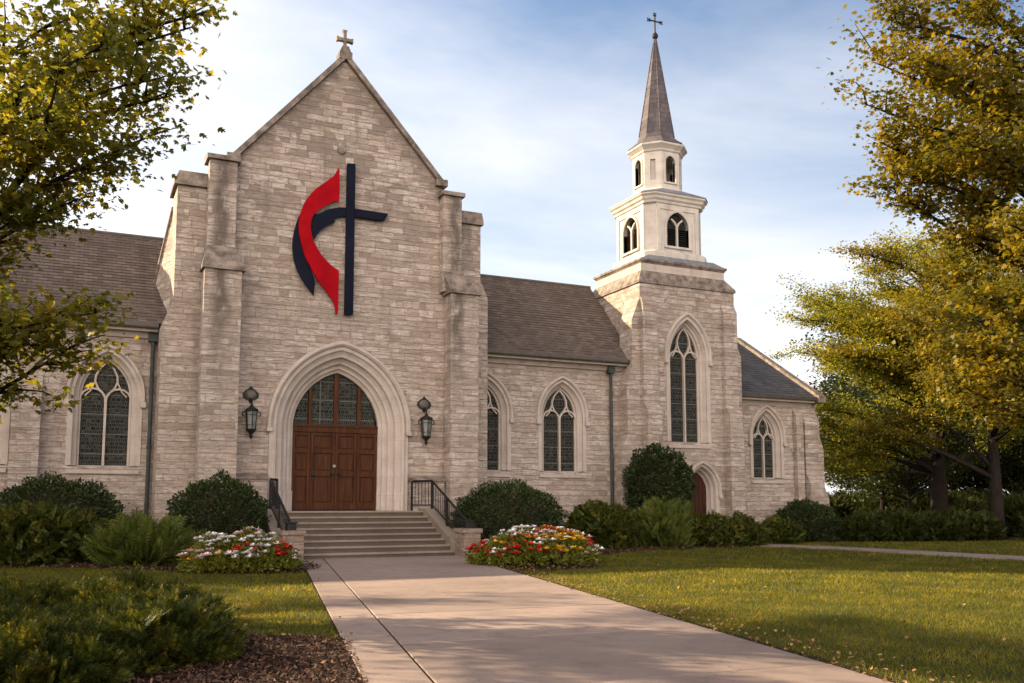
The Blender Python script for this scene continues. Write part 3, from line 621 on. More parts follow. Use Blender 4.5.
# side walls, back wall and hidden roof of the front block
for xw, t in ((-4.80, .45), (3.90, .45)):
    mb = MB(); mb.prism([(1.5, 0), (9.2, 0), (9.2, 9.2), (5.5, 9.45), (3.2, 9.65), (2.2, 9.85), (1.5, 10.05)], xw, xw + t, 'x'); part(mb, 'side_wall', M['stone'])
    mb = MB(); mb.prism([(1.45, 10.05), (2.2, 9.852), (2.2, 9.96), (1.45, 10.17)], xw - .06, xw + t + .06, 'x'); mb.prism([(2.2, 9.852), (3.2, 9.652), (3.2, 9.76), (2.2, 9.90)], xw - .05, xw + t + .05, 'x')
    mb.prism([(3.2, 9.652), (5.5, 9.452), (9.2, 9.202), (9.2, 9.30), (5.5, 9.56), (3.2, 9.70)], xw - .055, xw + t + .055, 'x'); part(mb, 'side_coping', M['coping'])
mb = MB(); pa, pb_, pc, pd = (-4.879, 1.42), (-5.22, 2.6), (-4.80, 2.6), (-4.80, 1.42)
mb.rings([[(*pa, 5.5), (*pb_, 5.5), (*pc, 5.5), (*pd, 5.5)], [(*pa, 9.95), (*pb_, 7.85), (*pc, 7.9), (*pd, 9.97)]]); rw_ = part(mb, 'raking_wall', M['stone'])
mb = MB(); mb.rings([[(pa[0] - .05, pa[1] - .02, 9.96), (pb_[0] - .06, pb_[1], 7.86), (pc[0] + .1, pc[1], 7.91), (pd[0] + .1, pd[1] - .02, 9.98)], [(pa[0] - .05, pa[1] - .02, 10.06), (pb_[0] - .06, pb_[1], 7.97), (pc[0] + .1, pc[1], 8.02), (pd[0] + .1, pd[1] - .02, 10.08)]]); mb.build('coping', M['coping'], rw_)
mb = MB(); mb.box((-4.36, 8.8, 0), (3.9, 9.2, 9.2)); mb.prism([(-4.3, 9.2), (3.85, 9.2), (-.22, 14.6)], 8.8, 9.19); part(mb, 'rear_wall', M['stone'])

def roof_slope(mb, p0, p1, q0, q1, n, th=0.012, lip=0.02):
    """courses from eave p0-p1 up to ridge q0-q1 as overlapping strips"""
    p0, p1, q0, q1 = map(Vector, (p0, p1, q0, q1)); nn = (p1 - p0).cross(q0 - p0).normalized()
    if nn.z < 0: nn = -nn
    for i in range(n):
        a, b_ = i / n, (i + 1) / n
        A0, A1 = p0.lerp(q0, a) + nn * (th + lip), p1.lerp(q1, a) + nn * (th + lip); B0, B1 = p0.lerp(q0, b_) + nn * th, p1.lerp(q1, b_) + nn * th
        mb.add([A0, A1, B1, B0], [(0, 1, 2, 3)]); C0, C1 = p0.lerp(q0, a) + nn * th, p1.lerp(q1, a) + nn * th
        mb.add([C0, C1, A1, A0], [(0, 1, 2, 3)])
    return mb
mb = MB(); roof_slope(mb, (-4.36, .66, 10.06), (-4.36, 8.8, 10.06), (-.22, .66, 14.78), (-.22, 8.8, 14.78), 34); roof_slope(mb, (3.9, .66, 10.1), (3.9, 8.8, 10.1), (-.22, .66, 14.78), (-.22, 8.8, 14.78), 34)
part(mb, 'front_roof', M['roof'], fix=False)

# gothic windows
def window(cx_, w_, spring, apex, sill, yw, axis='y', deep=.30, tracery=True, n_out=.27, drop=.5, sur=M['trim'], glass=M['glass'], name='window', hood=True):
    """window in a wall whose face is at yw; returns the outline of the hole to cut"""
    sg = 1 if axis == 'y' else 1
    mb = MB(); pr = [(0, deep + .02), (0, deep - .06), (.05, deep - .09), (.07, deep - .15), (.13, deep - .19), (.17, .07), (.20, .035), (.20, -.015), (n_out + .07, -.022), (n_out + .07, .03)]
    arch_sweep(mb, cx_, w_, spring, apex, sill, pr, yw, axis); W = part(mb, name, sur)
    A_ = arch(w_, spring, apex, sill, 0.012)
    mb = MB(); mb.prism([(cx_ + u, z) for u, z in A_], yw + deep + .0, yw + deep + .02, axis); mb.build('leaded_glass', glass, W)
    if hood:
        mb = MB(); arch_sweep(mb, cx_, w_, spring, apex, 0, [(n_out + .02, .0), (n_out + .02, -.05), (n_out + .06, -.10), (n_out + .12, -.10), (n_out + .14, -.05), (n_out + .14, .0)], yw, axis, arch_only=True, drop=drop * .3)
        for s_ in (-1, 1):
            u = cx_ + s_ * (w_ / 2 + n_out + .08); z = spring - drop * .3
            if axis == 'y': mb.box((u - .075, yw - .115, z - .15), (u + .075, yw, z - .001))
            else: mb.box((yw - .115, u - .075, z - .15), (yw, u + .075, z - .001))
        mb.build('hood_mould', sur, W)
    # sill
    mb = MB(); h = w_ / 2 + .06
    if axis == 'y':
        mb.prism([(yw + deep, sill - .02), (yw + deep, sill + .02), (yw - .06, sill - .13), (yw - .06, sill - .22), (yw + .05, sill - .22)], cx_ - h - n_out + .02, cx_ + h + n_out - .02, 'x')
    else:
        mb.prism([(yw + deep, sill - .02), (yw + deep, sill + .02), (yw - .08, sill - .12), (yw - .08, sill - .20), (yw + .05, sill - .20)], cx_ - h - n_out + .02, cx_ + h + n_out - .02, 'y')
    mb.build('sill', sur, W)
    if tracery:
        mb = MB(); y0, y1 = yw + deep - .10, yw + deep - .004; bw = min(.066, .055 * w_ + .012)
        zs = spring - 0.02; r = apex - spring
        bar(mb, [(cx_, sill), (cx_, zs)], bw, y0 - .01, y1, axis)
        for s_ in (-1, 1):
            half = h / 2
            # two small pointed heads, springing below the main arch line
            z0 = spring - .30 * w_ * .6
            pts = []
            for i in range(9):
                t = i / 8; pts.append((cx_ + s_ * (half + half * math.cos(math.pi * t)), z0 + .36 * w_ * math.sin(math.pi * t) ** .8 * (1 if True else 0)))
            bar(mb, pts, bw * .8, y0, y1 - .001, axis)
            # ogee bars rising from the mullion, swelling and closing at the apex
            og = [(0, zs - .02), (.06 * w_, zs + .10 * r), (.17 * w_, zs + .24 * r), (.235 * w_, zs + .42 * r), (.225 * w_, zs + .58 * r), (.15 * w_, zs + .78 * r), (.0, zs + .97 * r)]
            bar(mb, [(cx_ + s_ * u, z) for u, z in og], bw * .8, y0 + .003, y1 - .002, axis)
            bar(mb, [(cx_ + s_ * .235 * w_, zs + .42 * r), (cx_ + s_ * .33 * w_, zs + .16 * r), (cx_ + s_ * .44 * w_, zs + .02 * r)][::1], bw * .6, y0 + .006, y1 - .003, axis)
        mb.build('tracery', sur, W)
    return [(cx_ + u, z) for u, z in arch(w_, spring, apex, sill - .03, n_out)]

# nave walls (either side of the front block)
YN = 1.5
h1 = window(5.14, 1.20, 4.42, 5.40, 2.52, YN); h2 = window(8.05, 1.20, 4.42, 5.40, 2.52, YN)
mb = MB(); wall_panel(mb, [(4.0, 0), (11.2, 0), (11.2, 6.42), (4.0, 6.42)], [h1, h2], YN, .55); part(mb, 'nave_wall', M['stone'])
hs = [window(c, 1.24, 4.42, 5.46, 2.46, YN) for c in (-6.45, -9.75, -13.05, -16.35)]
mb = MB(); wall_panel(mb, [(-18.6, 0), (-4.5, 0), (-4.5, 6.42), (-18.6, 6.42)], hs, YN, .55); part(mb, 'nave_wall', M['stone'])
mb = MB(); mb.box((-8.75, YN - .35, 0), (-8.05, YN - .003, 4.3)); mb.prism([(YN - .35, 4.3), (YN - .003, 4.3), (YN - .003, 5.0)], -8.75, -8.05, 'x'); part(mb, 'wall_buttress', M['stone'])
def plinth(x0, x1, y):
    mb = MB(); mb.box((x0, y - .08, 0), (x1, y - .003, .72)); mb.prism([(y - .08, .72), (y - .003, .72), (y - .003, .82)], x0, x1, 'x'); part(mb, 'plinth', M['stone'])
plinth(4.7, 10.2, YN); plinth(-18.6, -5.2, YN)
EA, RG = (1.16, 6.50), (4.35, 9.82)
for x0, x1 in ((4.36, 10.84), (-18.9, -4.81)):
    mb = MB(); roof_slope(mb, (x0, EA[0], EA[1]), (x1, EA[0], EA[1]), (x0, RG[0], RG[1]), (x1, RG[0], RG[1]), 30)
    roof_slope(mb, (x0, 7.55, EA[1]), (x1, 7.55, EA[1]), (x0, RG[0], RG[1]), (x1, RG[0], RG[1]), 30); part(mb, 'nave_roof', M['roof'], fix=False)
    mb = MB(); mb.tube([(x0, RG[0], RG[1] + .02), (x1, RG[0], RG[1] + .02)], .07, 8); part(mb, 'ridge', M['gutter'])
    mb = MB(); xa, xb = (x0 + .30, x1 - .02) if x0 > 0 else (x0, x1 - .36)
    mb.prism([(1.02, 6.36), (1.16, 6.36), (1.16, 6.49), (.99, 6.50), (1.0, 6.40)], xa, xb, 'x'); part(mb, 'gutter', M['gutter'])
    mb = MB(); mb.box((xa, 1.162, 6.28), (xb, 1.52, 6.46)); mb.prism([(1.36, 6.28), (1.499, 6.28), (1.499, 6.12), (1.44, 6.12)], xa, xb, 'x'); part(mb, 'eaves_course', M['trim'])
    mb = MB(); mb.box((x0, 7.1, 0), (x1, 7.5, 6.4)); part(mb, 'rear_wall', M['stone'])
mb = MB(); mb.prism([(1.5, 0), (7.5, 0), (7.5, 6.5), (4.35, 9.75), (1.5, 6.5)], -18.6, -18.2, 'x'); part(mb, 'end_wall', M['stone'])
# downspouts
for xd in (9.95, -5.28):
    mb = MB(); yb_ = YN - .12
    mb.box((xd - .13, yb_ - .09, 6.02), (xd + .13, yb_ + .09, 6.30)); mb.tube([(xd, yb_, .3), (xd, yb_, 6.05)], .055, 10)
    for z in (1.4, 3.0, 4.6): mb.lathe([(.07, -.03), (.07, .03)], (xd, yb_, z), 10)
    mb.tube([(xd, yb_, .32), (xd, yb_ - .18, .16)], .055, 10); part(mb, 'downspout', M['pipe'])

# ------------------------------------------------------------------ tower
YT = 0.85
TX0, TX1, TYB = 10.86, 15.05, 4.2
th_ = window(12.90, 1.18, 6.75, 7.88, 3.62, YT, deep=.34, n_out=.30)
dh = [(13.42 + u, z) for u, z in arch(.86, 1.86, 2.55, 0.0, .22)]
mb = MB(); wall_panel(mb, [(TX0, 0)] + dh + [(TX1, 0), (TX1, 9.3), (TX0, 9.3)], [th_], YT, .6); part(mb, 'tower_wall', M['stone'])
for x in (TX0, TX1 - .5):
    mb = MB(); mb.box((x + (.003 if x == TX0 else 0), YT + .6, 0), (x + .5 - (0 if x == TX0 else .003), TYB, 9.3)); part(mb, 'tower_wall', M['stone'])
mb = MB(); mb.box((TX0 + .01, TYB, 0), (TX1 - .01, TYB + .45, 9.3)); part(mb, 'tower_wall', M['stone'])
# tower door
mb = MB(); arch_sweep(mb, 13.42, .86, 1.86, 2.55, 0.05, [(0, .42), (0, .34), (.05, .28), (.08, .18), (.14, .12), (.17, .02), (.20, -.02), (.30, -.03), (.30, .05)], YT); ds2 = part(mb, 'doorway_surround', M['trim'])
mb = MB(); arch_sweep(mb, 13.42, .86, 1.86, 2.55, 0, [(.26, .0), (.26, -.06), (.30, -.11), (.36, -.11), (.38, -.05), (.38, .0)], YT, arch_only=True, drop=.12)
for s_ in (-1, 1): mb.box((13.42 + s_ * .76 - .07, YT - .12, 1.60), (13.42 + s_ * .76 + .07, YT, 1.739))
mb.build('hood_mould', M['trim'], ds2)
mb = MB(); dA = [(13.42 + u, z) for u, z in arch(.86, 1.86, 2.55, .05, .005)]
mb.prism(dA, YT + .36, YT + .40)
for k in range(5):
    x = 13.42 - .43 + .086 + k * .172; zt2 = 2.52 - abs(k - 2) * .17
    mb.box((x - .07, YT + .345, .10), (x + .07, YT + .358, zt2 - .05))
td = part(mb, 'tower_door', M['reddoor'], bevel=.006)
mb = MB(); mb.tube([(13.75, YT + .30, 1.1), (13.75, YT + .30, 1.3)], .018, 8); mb.box((13.72, YT + .30, 1.06), (13.78, YT + .344, 1.10)); mb.box((13.72, YT + .30, 1.30), (13.78, YT + .344, 1.34)); mb.build('handle', M['iron'], td)
mb = MB(); mb.box((12.7, YT - .9, 0), (14.15, YT - .004, .05)); part(mb, 'threshold', M['step'])
# tower buttresses: strips on the front corners and one on the side
def strip(prof, x0, x1):
    mb = MB(); mb.prism(prof, x0, x1, 'x'); return part(mb, 'tower_buttress', M['stone'], bevel=.012)
fb = lambda d, z1, z2: [(YT - d, 0), (YT - .003, 0), (YT - .003, z2 + .35), (YT - d * .45, z2), (YT - d * .45, z1 + .35), (YT - d, z1)]
strip(fb(.42, 4.6, 8.5), TX0 + .02, TX0 + .62); strip(fb(.42, 4.6, 8.5), TX1 - .62, TX1 - .02)
def sidebut(s_, x, prof):
    mb = MB(); mb.prism([(x + s_ * u, z) for u, z in prof], YT + .02, YT + .85); part(mb, 'tower_buttress', M['stone'], bevel=.012)
sidebut(-1, TX0 + .003, [(0, 0), (.80, 0), (.80, 3.2), (.55, 3.8), (.55, 5.6), (.34, 6.3), (.34, 7.9), (0, 8.75)])
sidebut(1, TX1 - .003, [(0, 0), (.42, 0), (.42, 3.2), (.30, 3.8), (.30, 6.9), (0, 7.6)])
mb = MB(); mb.box((TX0 - .86, YT - .5, 0), (TX0 + .68, YT + .9, .8)); part(mb, 'plinth', M['stone'], bevel=.02)
mb = MB(); mb.box((TX1 - .68, YT - .5, 0), (TX1 + .48, YT + .9, .8)); part(mb, 'plinth', M['stone'], bevel=.02)
# weathered shoulders and top courses
def tier(mb, x0, x1, y0, y1, z0, X0, X1, Y0, Y1, z1):
    mb.rings([[(x0, y0, z0), (x1, y0, z0), (x1, y1, z0), (x0, y1, z0)], [(X0, Y0, z1), (X1, Y0, z1), (X1, Y1, z1), (X0, Y1, z1)]])
    return mb
UX0, UX1, UY0, UY1 = 10.98, 14.68, .92, 4.1
mb = MB(); mb.box((TX0 - .05, YT - .06, 9.3), (TX1 + .05, TYB + .5, 9.40)); tier(mb, TX0 - .05, TX1 + .05, YT - .06, TYB + .5, 9.40, UX0, UX1, UY0, UY1, 9.78); part(mb, 'shoulder_course', M['coping'])
mb = MB(); mb.box((UX0, UY0, 9.72), (UX1, UY1, 10.06)); part(mb, 'tower_parapet', M['trim'])
mb = MB(); tier(mb, UX0 - .01, UX1 + .01, UY0 - .01, UY1 + .01, 10.06, UX0 - .06, UX1 + .06, UY0 - .06, UY1 + .06, 10.14); mb.box((UX0 - .08, UY0 - .08, 10.14), (UX1 + .08, UY1 + .08, 10.22)); part(mb, 'tower_cornice', M['coping'])
mb = MB(); tier(mb, UX0 - .04, UX1 + .04, UY0 - .04, UY1 + .04, 10.22, 11.4, 14.26, 1.0, 3.9, 10.42); part(mb, 'tower_flat_roof', M['lead'])

# belfry: a square stage with clipped corners
BC = Vector((12.80, 2.45)); BH = 1.26; CL = .30
def oct_(h, c, z): # square of half size h with corners clipped by c
    q = [(-h + c, -h), (h - c, -h), (h, -h + c), (h, h - c), (h - c, h), (-h + c, h), (-h, h - c), (-h, -h + c)]
    return [(BC.x + x, BC.y + y, z) for x, y in q]
mb = MB(); mb.rings([oct_(1.40, .28, 10.36), oct_(1.40, .28, 10.62), oct_(1.33, .28, 10.68)]); part(mb, 'belfry_base', M['cream'])
bw, bsp, bap, bsl = .98, 11.62, 12.22, 10.90
bel = None
def oface(mb, p, q, z0, z1, holes, t):
    """wall panel between plan points p and q (counter-clockwise plan), holes in (u,z) with u measured from the middle"""
    tmp = MB(); L = math.hypot(q[0] - p[0], q[1] - p[1]); wall_panel(tmp, [(-L / 2, z0), (L / 2, z0), (L / 2, z1), (-L / 2, z1)], holes, 0, t)
    dx, dy = (q[0] - p[0]) / L, (q[1] - p[1]) / L; mx, my = (p[0] + q[0]) / 2, (p[1] + q[1]) / 2
    tmp.v = [(mx + dx * u - dy * d, my + dy * u + dx * d, z) for u, d, z in tmp.v]; mb.add(tmp.v, tmp.f); return (mx, my, dx, dy, L)
ring = [(x, y) for x, y, z in oct_(BH, CL, 0)]
mb = MB(); frames = []
for i in range(8):
    p, q = ring[i], ring[(i + 1) % 8]
    hl = [[(u, z) for u, z in arch(bw, bsp, bap, bsl, 0, 8)]] if i % 2 == 0 else []
    frames.append(oface(mb, p, q, 10.66, 12.52, hl, .22))
bel = part(mb, 'belfry', M['cream'])
def placed(tmp, fr):
    mx, my, dx, dy, L = fr; tmp.v = [(mx + dx * u - dy * d, my + dy * u + dx * d, z) for u, d, z in tmp.v]; return tmp
for i in (0, 2, 4, 6):
    fr = frames[i]; L = fr[4]
    t = MB(); arch_sweep(t, 0, bw, bsp, bap, bsl, [(0, .2), (0, -.03), (.05, -.05), (.10, -.05), (.11, .0)], 0, k=8); t.box((-bw / 2 - .12, -.07, bsl - .08), (bw / 2 + .12, .19, bsl)); wf = placed(t, fr).build('belfry_window', M['cream'], bel)
    t = MB(); bar(t, [(0, bsl), (0, bsp + .1)], .07, .02, .10)
    for s_ in (-1, 1): bar(t, [(0, bsp + .05), (s_ * .10, bsp + .22), (s_ * .25, bsp + .34)], .055, .022, .098)
    placed(t, fr).build('mullion', M['cream'], wf)
    t = MB()
    for k in range(9):
        z = bsl + .03 + k * .082
        for s_ in (-1, 1): t.add([(s_ * .04, .06, z), (s_ * .48, .06, z), (s_ * .48, .16, z + .07), (s_ * .04, .16, z + .07)], [(0, 1, 2, 3)])
    t.prism([(u, z) for u, z in arch(bw, bsp, bap, bsl, -.001, 8)], .17, .19); placed(t, fr).build('louvre', M['dark'], wf, fix=False)
    # raised panel frame round each opening and corner pilasters
    t = MB(); a = L / 2 - .02
    t.box((-a, -.035, 10.70), (-a + .16, -.001, 12.48)); t.box((a - .16, -.035, 10.70), (a, -.001, 12.48)); t.box((-a + .161, -.033, 12.28), (a - .161, -.001, 12.48)); placed(t, fr).build('pilaster', M['cream'], bel)
mb = MB(); mb.rings([oct_(BH - .02, CL, 12.44), oct_(BH + .07, CL, 12.50), oct_(BH + .09, CL, 12.58), oct_(BH + .15, CL + .05, 12.64), oct_(BH + .17, CL + .05, 12.72), oct_(BH + .23, CL + .07, 12.78), oct_(BH + .23, CL + .07, 12.84), oct_(.9, .5, 12.9)])
mb.build('cornice', M['cream'], bel)
mb = MB(); mb.rings([oct_(BH + .25, CL + .07, 12.841), oct_(BH + .25, CL + .07, 12.88), oct_(.93, .5, 13.22)]); mb.build('lead_roof', M['lead'], bel)
# lantern stage
LH, LC = .86, .46
mb = MB(); mb.rings([oct_(LH + .09, LC + .03, 12.98), oct_(LH + .09, LC + .03, 13.22), oct_(LH + .03, LC, 13.28)]); part(mb, 'lantern_base', M['cream'])
ring = [(x, y) for x, y, z in oct_(LH, LC, 0)]; mb = MB(); frames = []
lw, lsp, lap, lsl = .42, 14.30, 14.55, 13.52
for i in range(8):
    hl = [[(u, z) for u, z in arch(lw, lsp, lap, lsl, 0, 8)]] if i % 2 == 0 else [[(-.10, 13.6), (.10, 13.6), (.10, 14.42), (-.10, 14.42)]]
    frames.append(oface(mb, ring[i], ring[(i + 1) % 8], 13.28, 14.80, hl, .14))
lan = part(mb, 'spire_lantern', M['cream'])
for i in range(8):
    fr = frames[i]; t = MB()
    if i % 2 == 0:
        arch_sweep(t, 0, lw, lsp, lap, lsl, [(0, .13), (0, -.03), (.06, -.04), (.10, -.03), (.10, 0)], 0, k=8); t.box((-lw / 2 - .1, -.05, lsl - .06), (lw / 2 + .1, .12, lsl)); placed(t, fr).build('lantern_opening', M['cream'], lan)
    else:
        t.box((-.099, .08, 13.601), (.099, .10, 14.419)); placed(t, fr).build('niche_panel', M['cream'], lan)
mb = MB(); mb.lathe([(0, 13.3), (.34, 13.3), (.32, 13.45), (.2, 13.7), (.17, 13.85), (0, 13.9)], (BC.x, BC.y, 0), 16); mb.tube([(BC.x, BC.y, 13.9), (BC.x, BC.y, 14.8)], .03, 6); mb.build('bell', M['dark'], lan)
mb = MB(); mb.rings([oct_(LH - .02, LC, 14.68), oct_(LH + .04, LC + .02, 14.74), oct_(LH + .06, LC + .02, 14.81), oct_(LH + .14, LC + .05, 14.90), oct_(LH + .19, LC + .07, 14.95), oct_(LH + .19, LC + .07, 15.02), oct_(.5, .29, 15.03)]); mb.build('cornice', M['cream'], lan)
# spire with a bell-cast foot
def octr(r, z): return [(BC.x + r * math.cos(R(-112.5 + 45 * k)), BC.y + r * math.sin(R(-112.5 + 45 * k)), z) for k in range(8)]
mb = MB(); prs = [(1.16, 15.03), (1.14, 15.07), (.94, 15.22), (.77, 15.38), (.69, 15.60)]
for k in range(1, 15): prs.append((.69 + (.045 - .69) * k / 14, 15.60 + (19.60 - 15.60) * k / 14))
mb.rings([octr(r, z) for r, z in prs]); sp_ = part(mb, 'spire', M['spire'])
mb = MB()
for k in range(8): mb.tube([octr(r + .006, z)[k] for r, z in prs[4:]], .022, 5)
mb.build('hip_roll', M['spire'], sp_)
mb = MB(); mb.lathe([(.05, 19.55), (.07, 19.63), (.11, 19.68), (.125, 19.75), (.09, 19.84), (.04, 19.87), (.03, 19.95)], (BC.x, BC.y, 0), 12); mb.tube([(BC.x, BC.y, 19.85), (BC.x, BC.y, 20.62)], .030, 8)
tl = lambda a, d, z: (BC.x + d, BC.y, z)
mb.tube([(BC.x - .27, BC.y, 20.36), (BC.x + .27, BC.y, 20.36)], .028, 8)
for dx, dz in ((-.29, 0), (.29, 0), (0, .28)):
    for ax, az in ((0, 0), (.045, .045), (-.045, .045), (.045, -.045), (-.045, -.045)):
        mb.lathe([(0, -.035), (.028, -.02), (.035, 0), (.028, .02), (0, .035)], (BC.x + dx + ax, BC.y, 20.36 + dz + az), 8)
part(mb, 'spire_cross', M['iron'])

# ------------------------------------------------------------------ east wing
YE = 2.0; EX = 19.95
mb = MB(); mb.box((15.2, 10.9, 0), (EX - .51, 11.3, 5.5)); part(mb, 'rear_wall', M['stone'])
mb = MB(); mb.prism([(4.66, 0), (11.3, 0), (11.3, 5.5), (6.75, 8.7), (4.66, 7.3)], 15.06, 15.40, 'x'); part(mb, 'end_wall', M['stone'])
wh = window(17.42, .98, 3.98, 4.84, 2.42, YE, n_out=.28)
mb = MB(); wall_panel(mb, [(14.9, 0), (EX, 0), (EX, 5.62), (14.9, 5.62)], [wh], YE, .5); part(mb, 'wing_wall', M['stone'])
mb = MB(); mb.prism([(YE + .5, 0), (11.3, 0), (11.3, 5.5), (6.75, 8.75), (YE + .5, 5.55)], EX - .5, EX - .003, 'x'); part(mb, 'wing_gable', M['stone'])
mb = MB(); roof_slope(mb, (14.6, 1.72, 5.66), (EX - .08, 1.72, 5.66), (14.6, 6.75, 8.80), (EX - .08, 6.75, 8.80), 28); roof_slope(mb, (14.6, 11.6, 5.6), (EX - .08, 11.6, 5.6), (14.6, 6.75, 8.8), (EX - .08, 6.75, 8.8), 28)
part(mb, 'wing_roof', M['slate'], fix=False)
def slope_x(mb, p0, p1, th, x0, x1):
    d = Vector((p1[0] - p0[0], p1[1] - p0[1])).normalized(); n = Vector((-d.y, d.x)); n = -n if n.y < 0 else n
    mb.prism([tuple(Vector(p0)), tuple(Vector(p1)), tuple(Vector(p1) + n * th), tuple(Vector(p0) + n * th)], x0, x1, 'x')
mb = MB(); slope_x(mb, (1.60, 5.58), (6.75, 8.80), (.15), EX - .20, EX + .10); slope_x(mb, (11.8, 5.58), (6.76, 8.80), .15, EX - .20, EX + .10); part(mb, 'wing_coping', M['coping'])
mb = MB(); mb.box((EX - .22, 1.52, 5.44), (EX + .14, 2.05, 5.74)); part(mb, 'kneeler_stone', M['coping'], bevel=.02)
mb = MB(); mb.box((15.2, 1.725, 5.44), (EX - .26, 2.02, 5.60)); mb.prism([(1.9, 5.44), (1.997, 5.44), (1.997, 5.28)], 15.2, EX - .26, 'x'); part(mb, 'eaves_course', M['trim'])
mb = MB(); mb.prism([(1.58, 5.53), (1.71, 5.53), (1.71, 5.65), (1.55, 5.66)], 15.1, EX - .26, 'x'); part(mb, 'gutter', M['gutter'])
for prof, x0, x1 in (([(YE - .40, 0), (YE - .003, 0), (YE - .003, 5.0), (YE - .18, 4.6), (YE - .18, 2.6), (YE - .40, 2.2)], EX - .72, EX - .05), ([(YE - .22, 0), (YE - .003, 0), (YE - .003, 5.2), (YE - .22, 4.9)], 18.75, 19.1)):
    mb = MB(); mb.prism(prof, x0, x1, 'x'); part(mb, 'wing_buttress', M['stone'], bevel=.012)
mb = MB(); mb.prism([(EX - .003, 0), (EX + .62, 0), (EX + .62, 1.6), (EX + .40, 2.1), (EX + .40, 3.6), (EX + .22, 4.1), (EX + .22, 4.7), (EX - .003, 5.2)], YE + .02, YE + .75); part(mb, 'wing_buttress', M['stone'], bevel=.012)
plinth(15.5, 19.2, YE)

# ------------------------------------------------------------------ entrance steps, ledges, railings
st = thing('entrance_steps', 'broad pale stone steps with low side walls leading up to the arched oak door', 'steps', (0, 0, 0))
NS, Y0, TR = 8, -3.30, .364
for i in range(NS):
    z0, z1 = i * .15, (i + 1) * .15; y = Y0 + i * TR; yb_ = y + TR + .06 if i < NS - 1 else .56
    mb = MB(); mb.box((-2.045, y + .035, z0), (2.195, yb_, z1 - .05)); so_ = mb.build('step', M['riser_shade'], st)
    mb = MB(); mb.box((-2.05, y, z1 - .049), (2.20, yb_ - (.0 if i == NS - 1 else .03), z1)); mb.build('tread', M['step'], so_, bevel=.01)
for x0, x1 in ((-2.50, -2.053), (2.203, 2.62)):
    mb = MB(); mb.prism([(-3.35, 0), (-.005, 0), (-.005, 1.27), (-.85, 1.27), (-3.35, .30)], x0, x1, 'x'); mb.build('side_wall', M['step'], st, bevel=.02)
    mb = MB(); mb.box((x0 - .03, -3.98, 0), (x1 + .03, -3.353, .64)); mb.box((x0 - .07, -4.02, .641), (x1 + .07, -3.30, .76)); mb.build('end_pier', M['pier'], st, bevel=.015)
for x0, x1 in ((-3.1, -2.25), (1.98, 3.04)):
    mb = MB(); mb.box((x0, -.26, 0), (x1, -.003, 2.08)); lw_ = part(mb, 'wall_ledge', M['stone'])
    mb = MB(); mb.box((x0 - .04, -.32, 2.081), (x1 + .02, -.003, 2.16)); mb.prism([(-.32, 2.16), (-.003, 2.16), (-.003, 2.26)], x0 - .04, x1 + .02, 'x'); mb.build('ledge_cap', M['coping'], lw_)

def railing(x, label):
    r = thing('stair_railing', label, 'railing', (x, -3.3, 0), 0, None)
    top = lambda y: 2.08 if y > -.85 else 2.08 - (-.85 - y) * .415
    bot = lambda y: 1.27 if y > -.85 else 1.27 - (-.85 - y) * .388
    O = -3.3
    sx = -.42 if x > 0 else .30
    hp = [(sx, -.25 - O, 2.08), (0, -.85 - O, 2.08), (0, -1.3 - O, top(-1.3)), (0, -3.55 - O, top(-3.55)), (0, -3.66 - O, top(-3.62) - .03), (0, -3.70 - O, top(-3.62) - .10)]
    mb = MB(); mb.tube(hp, .032, 10); mb.build('handrail', M['iron'], r, smooth=True)
    mb = MB(); mb.tube([(sx, -.25 - O, bot(0) + .10), (0, -.85 - O, bot(-.85) + .10), (0, -3.4 - O, bot(-3.3) + .10)], .018, 8); mb.build('bottom_rail', M['iron'], r)
    for y in (-.25, -.85, -2.1, -3.42):
        mb = MB(); z0 = bot(max(y, -3.34)); ox = sx * max(0, (y + .85) / .60); mb.box((ox - .028, y - O - .028, (z0 if ox == 0 else 1.2) - .02), (ox + .028, y - O + .028, top(y) - .01)); mb.build('post', M['iron'], r)
    ys = [-.35, -.45, -.55, -.65, -.75] + [-.85 - k * .142 for k in range(1, 18)]
    for y in ys:
        if abs(y + 2.1) < .06: continue
        mb = MB(); ox = sx * max(0, (y + .85) / .60); mb.tube([(ox, y - O, bot(y) + .10), (ox, y - O, top(y) - .015)], .0105, 6); mb.build('baluster', M['iron'], r)
    mb = MB(); mb.box((-.11, -3.78 - O, .761), (.11, -3.56 - O, .93)); mb.box((-.14, -3.81 - O, .931), (.14, -3.53 - O, .965)); mb.build('newel_block', M['iron'], r, bevel=.008)
    return r
railing(-2.28, 'black iron stair railing on the left side wall, beside the round bush')
railing(2.42, 'black iron stair railing on the right side wall, beside the wide clipped bush')

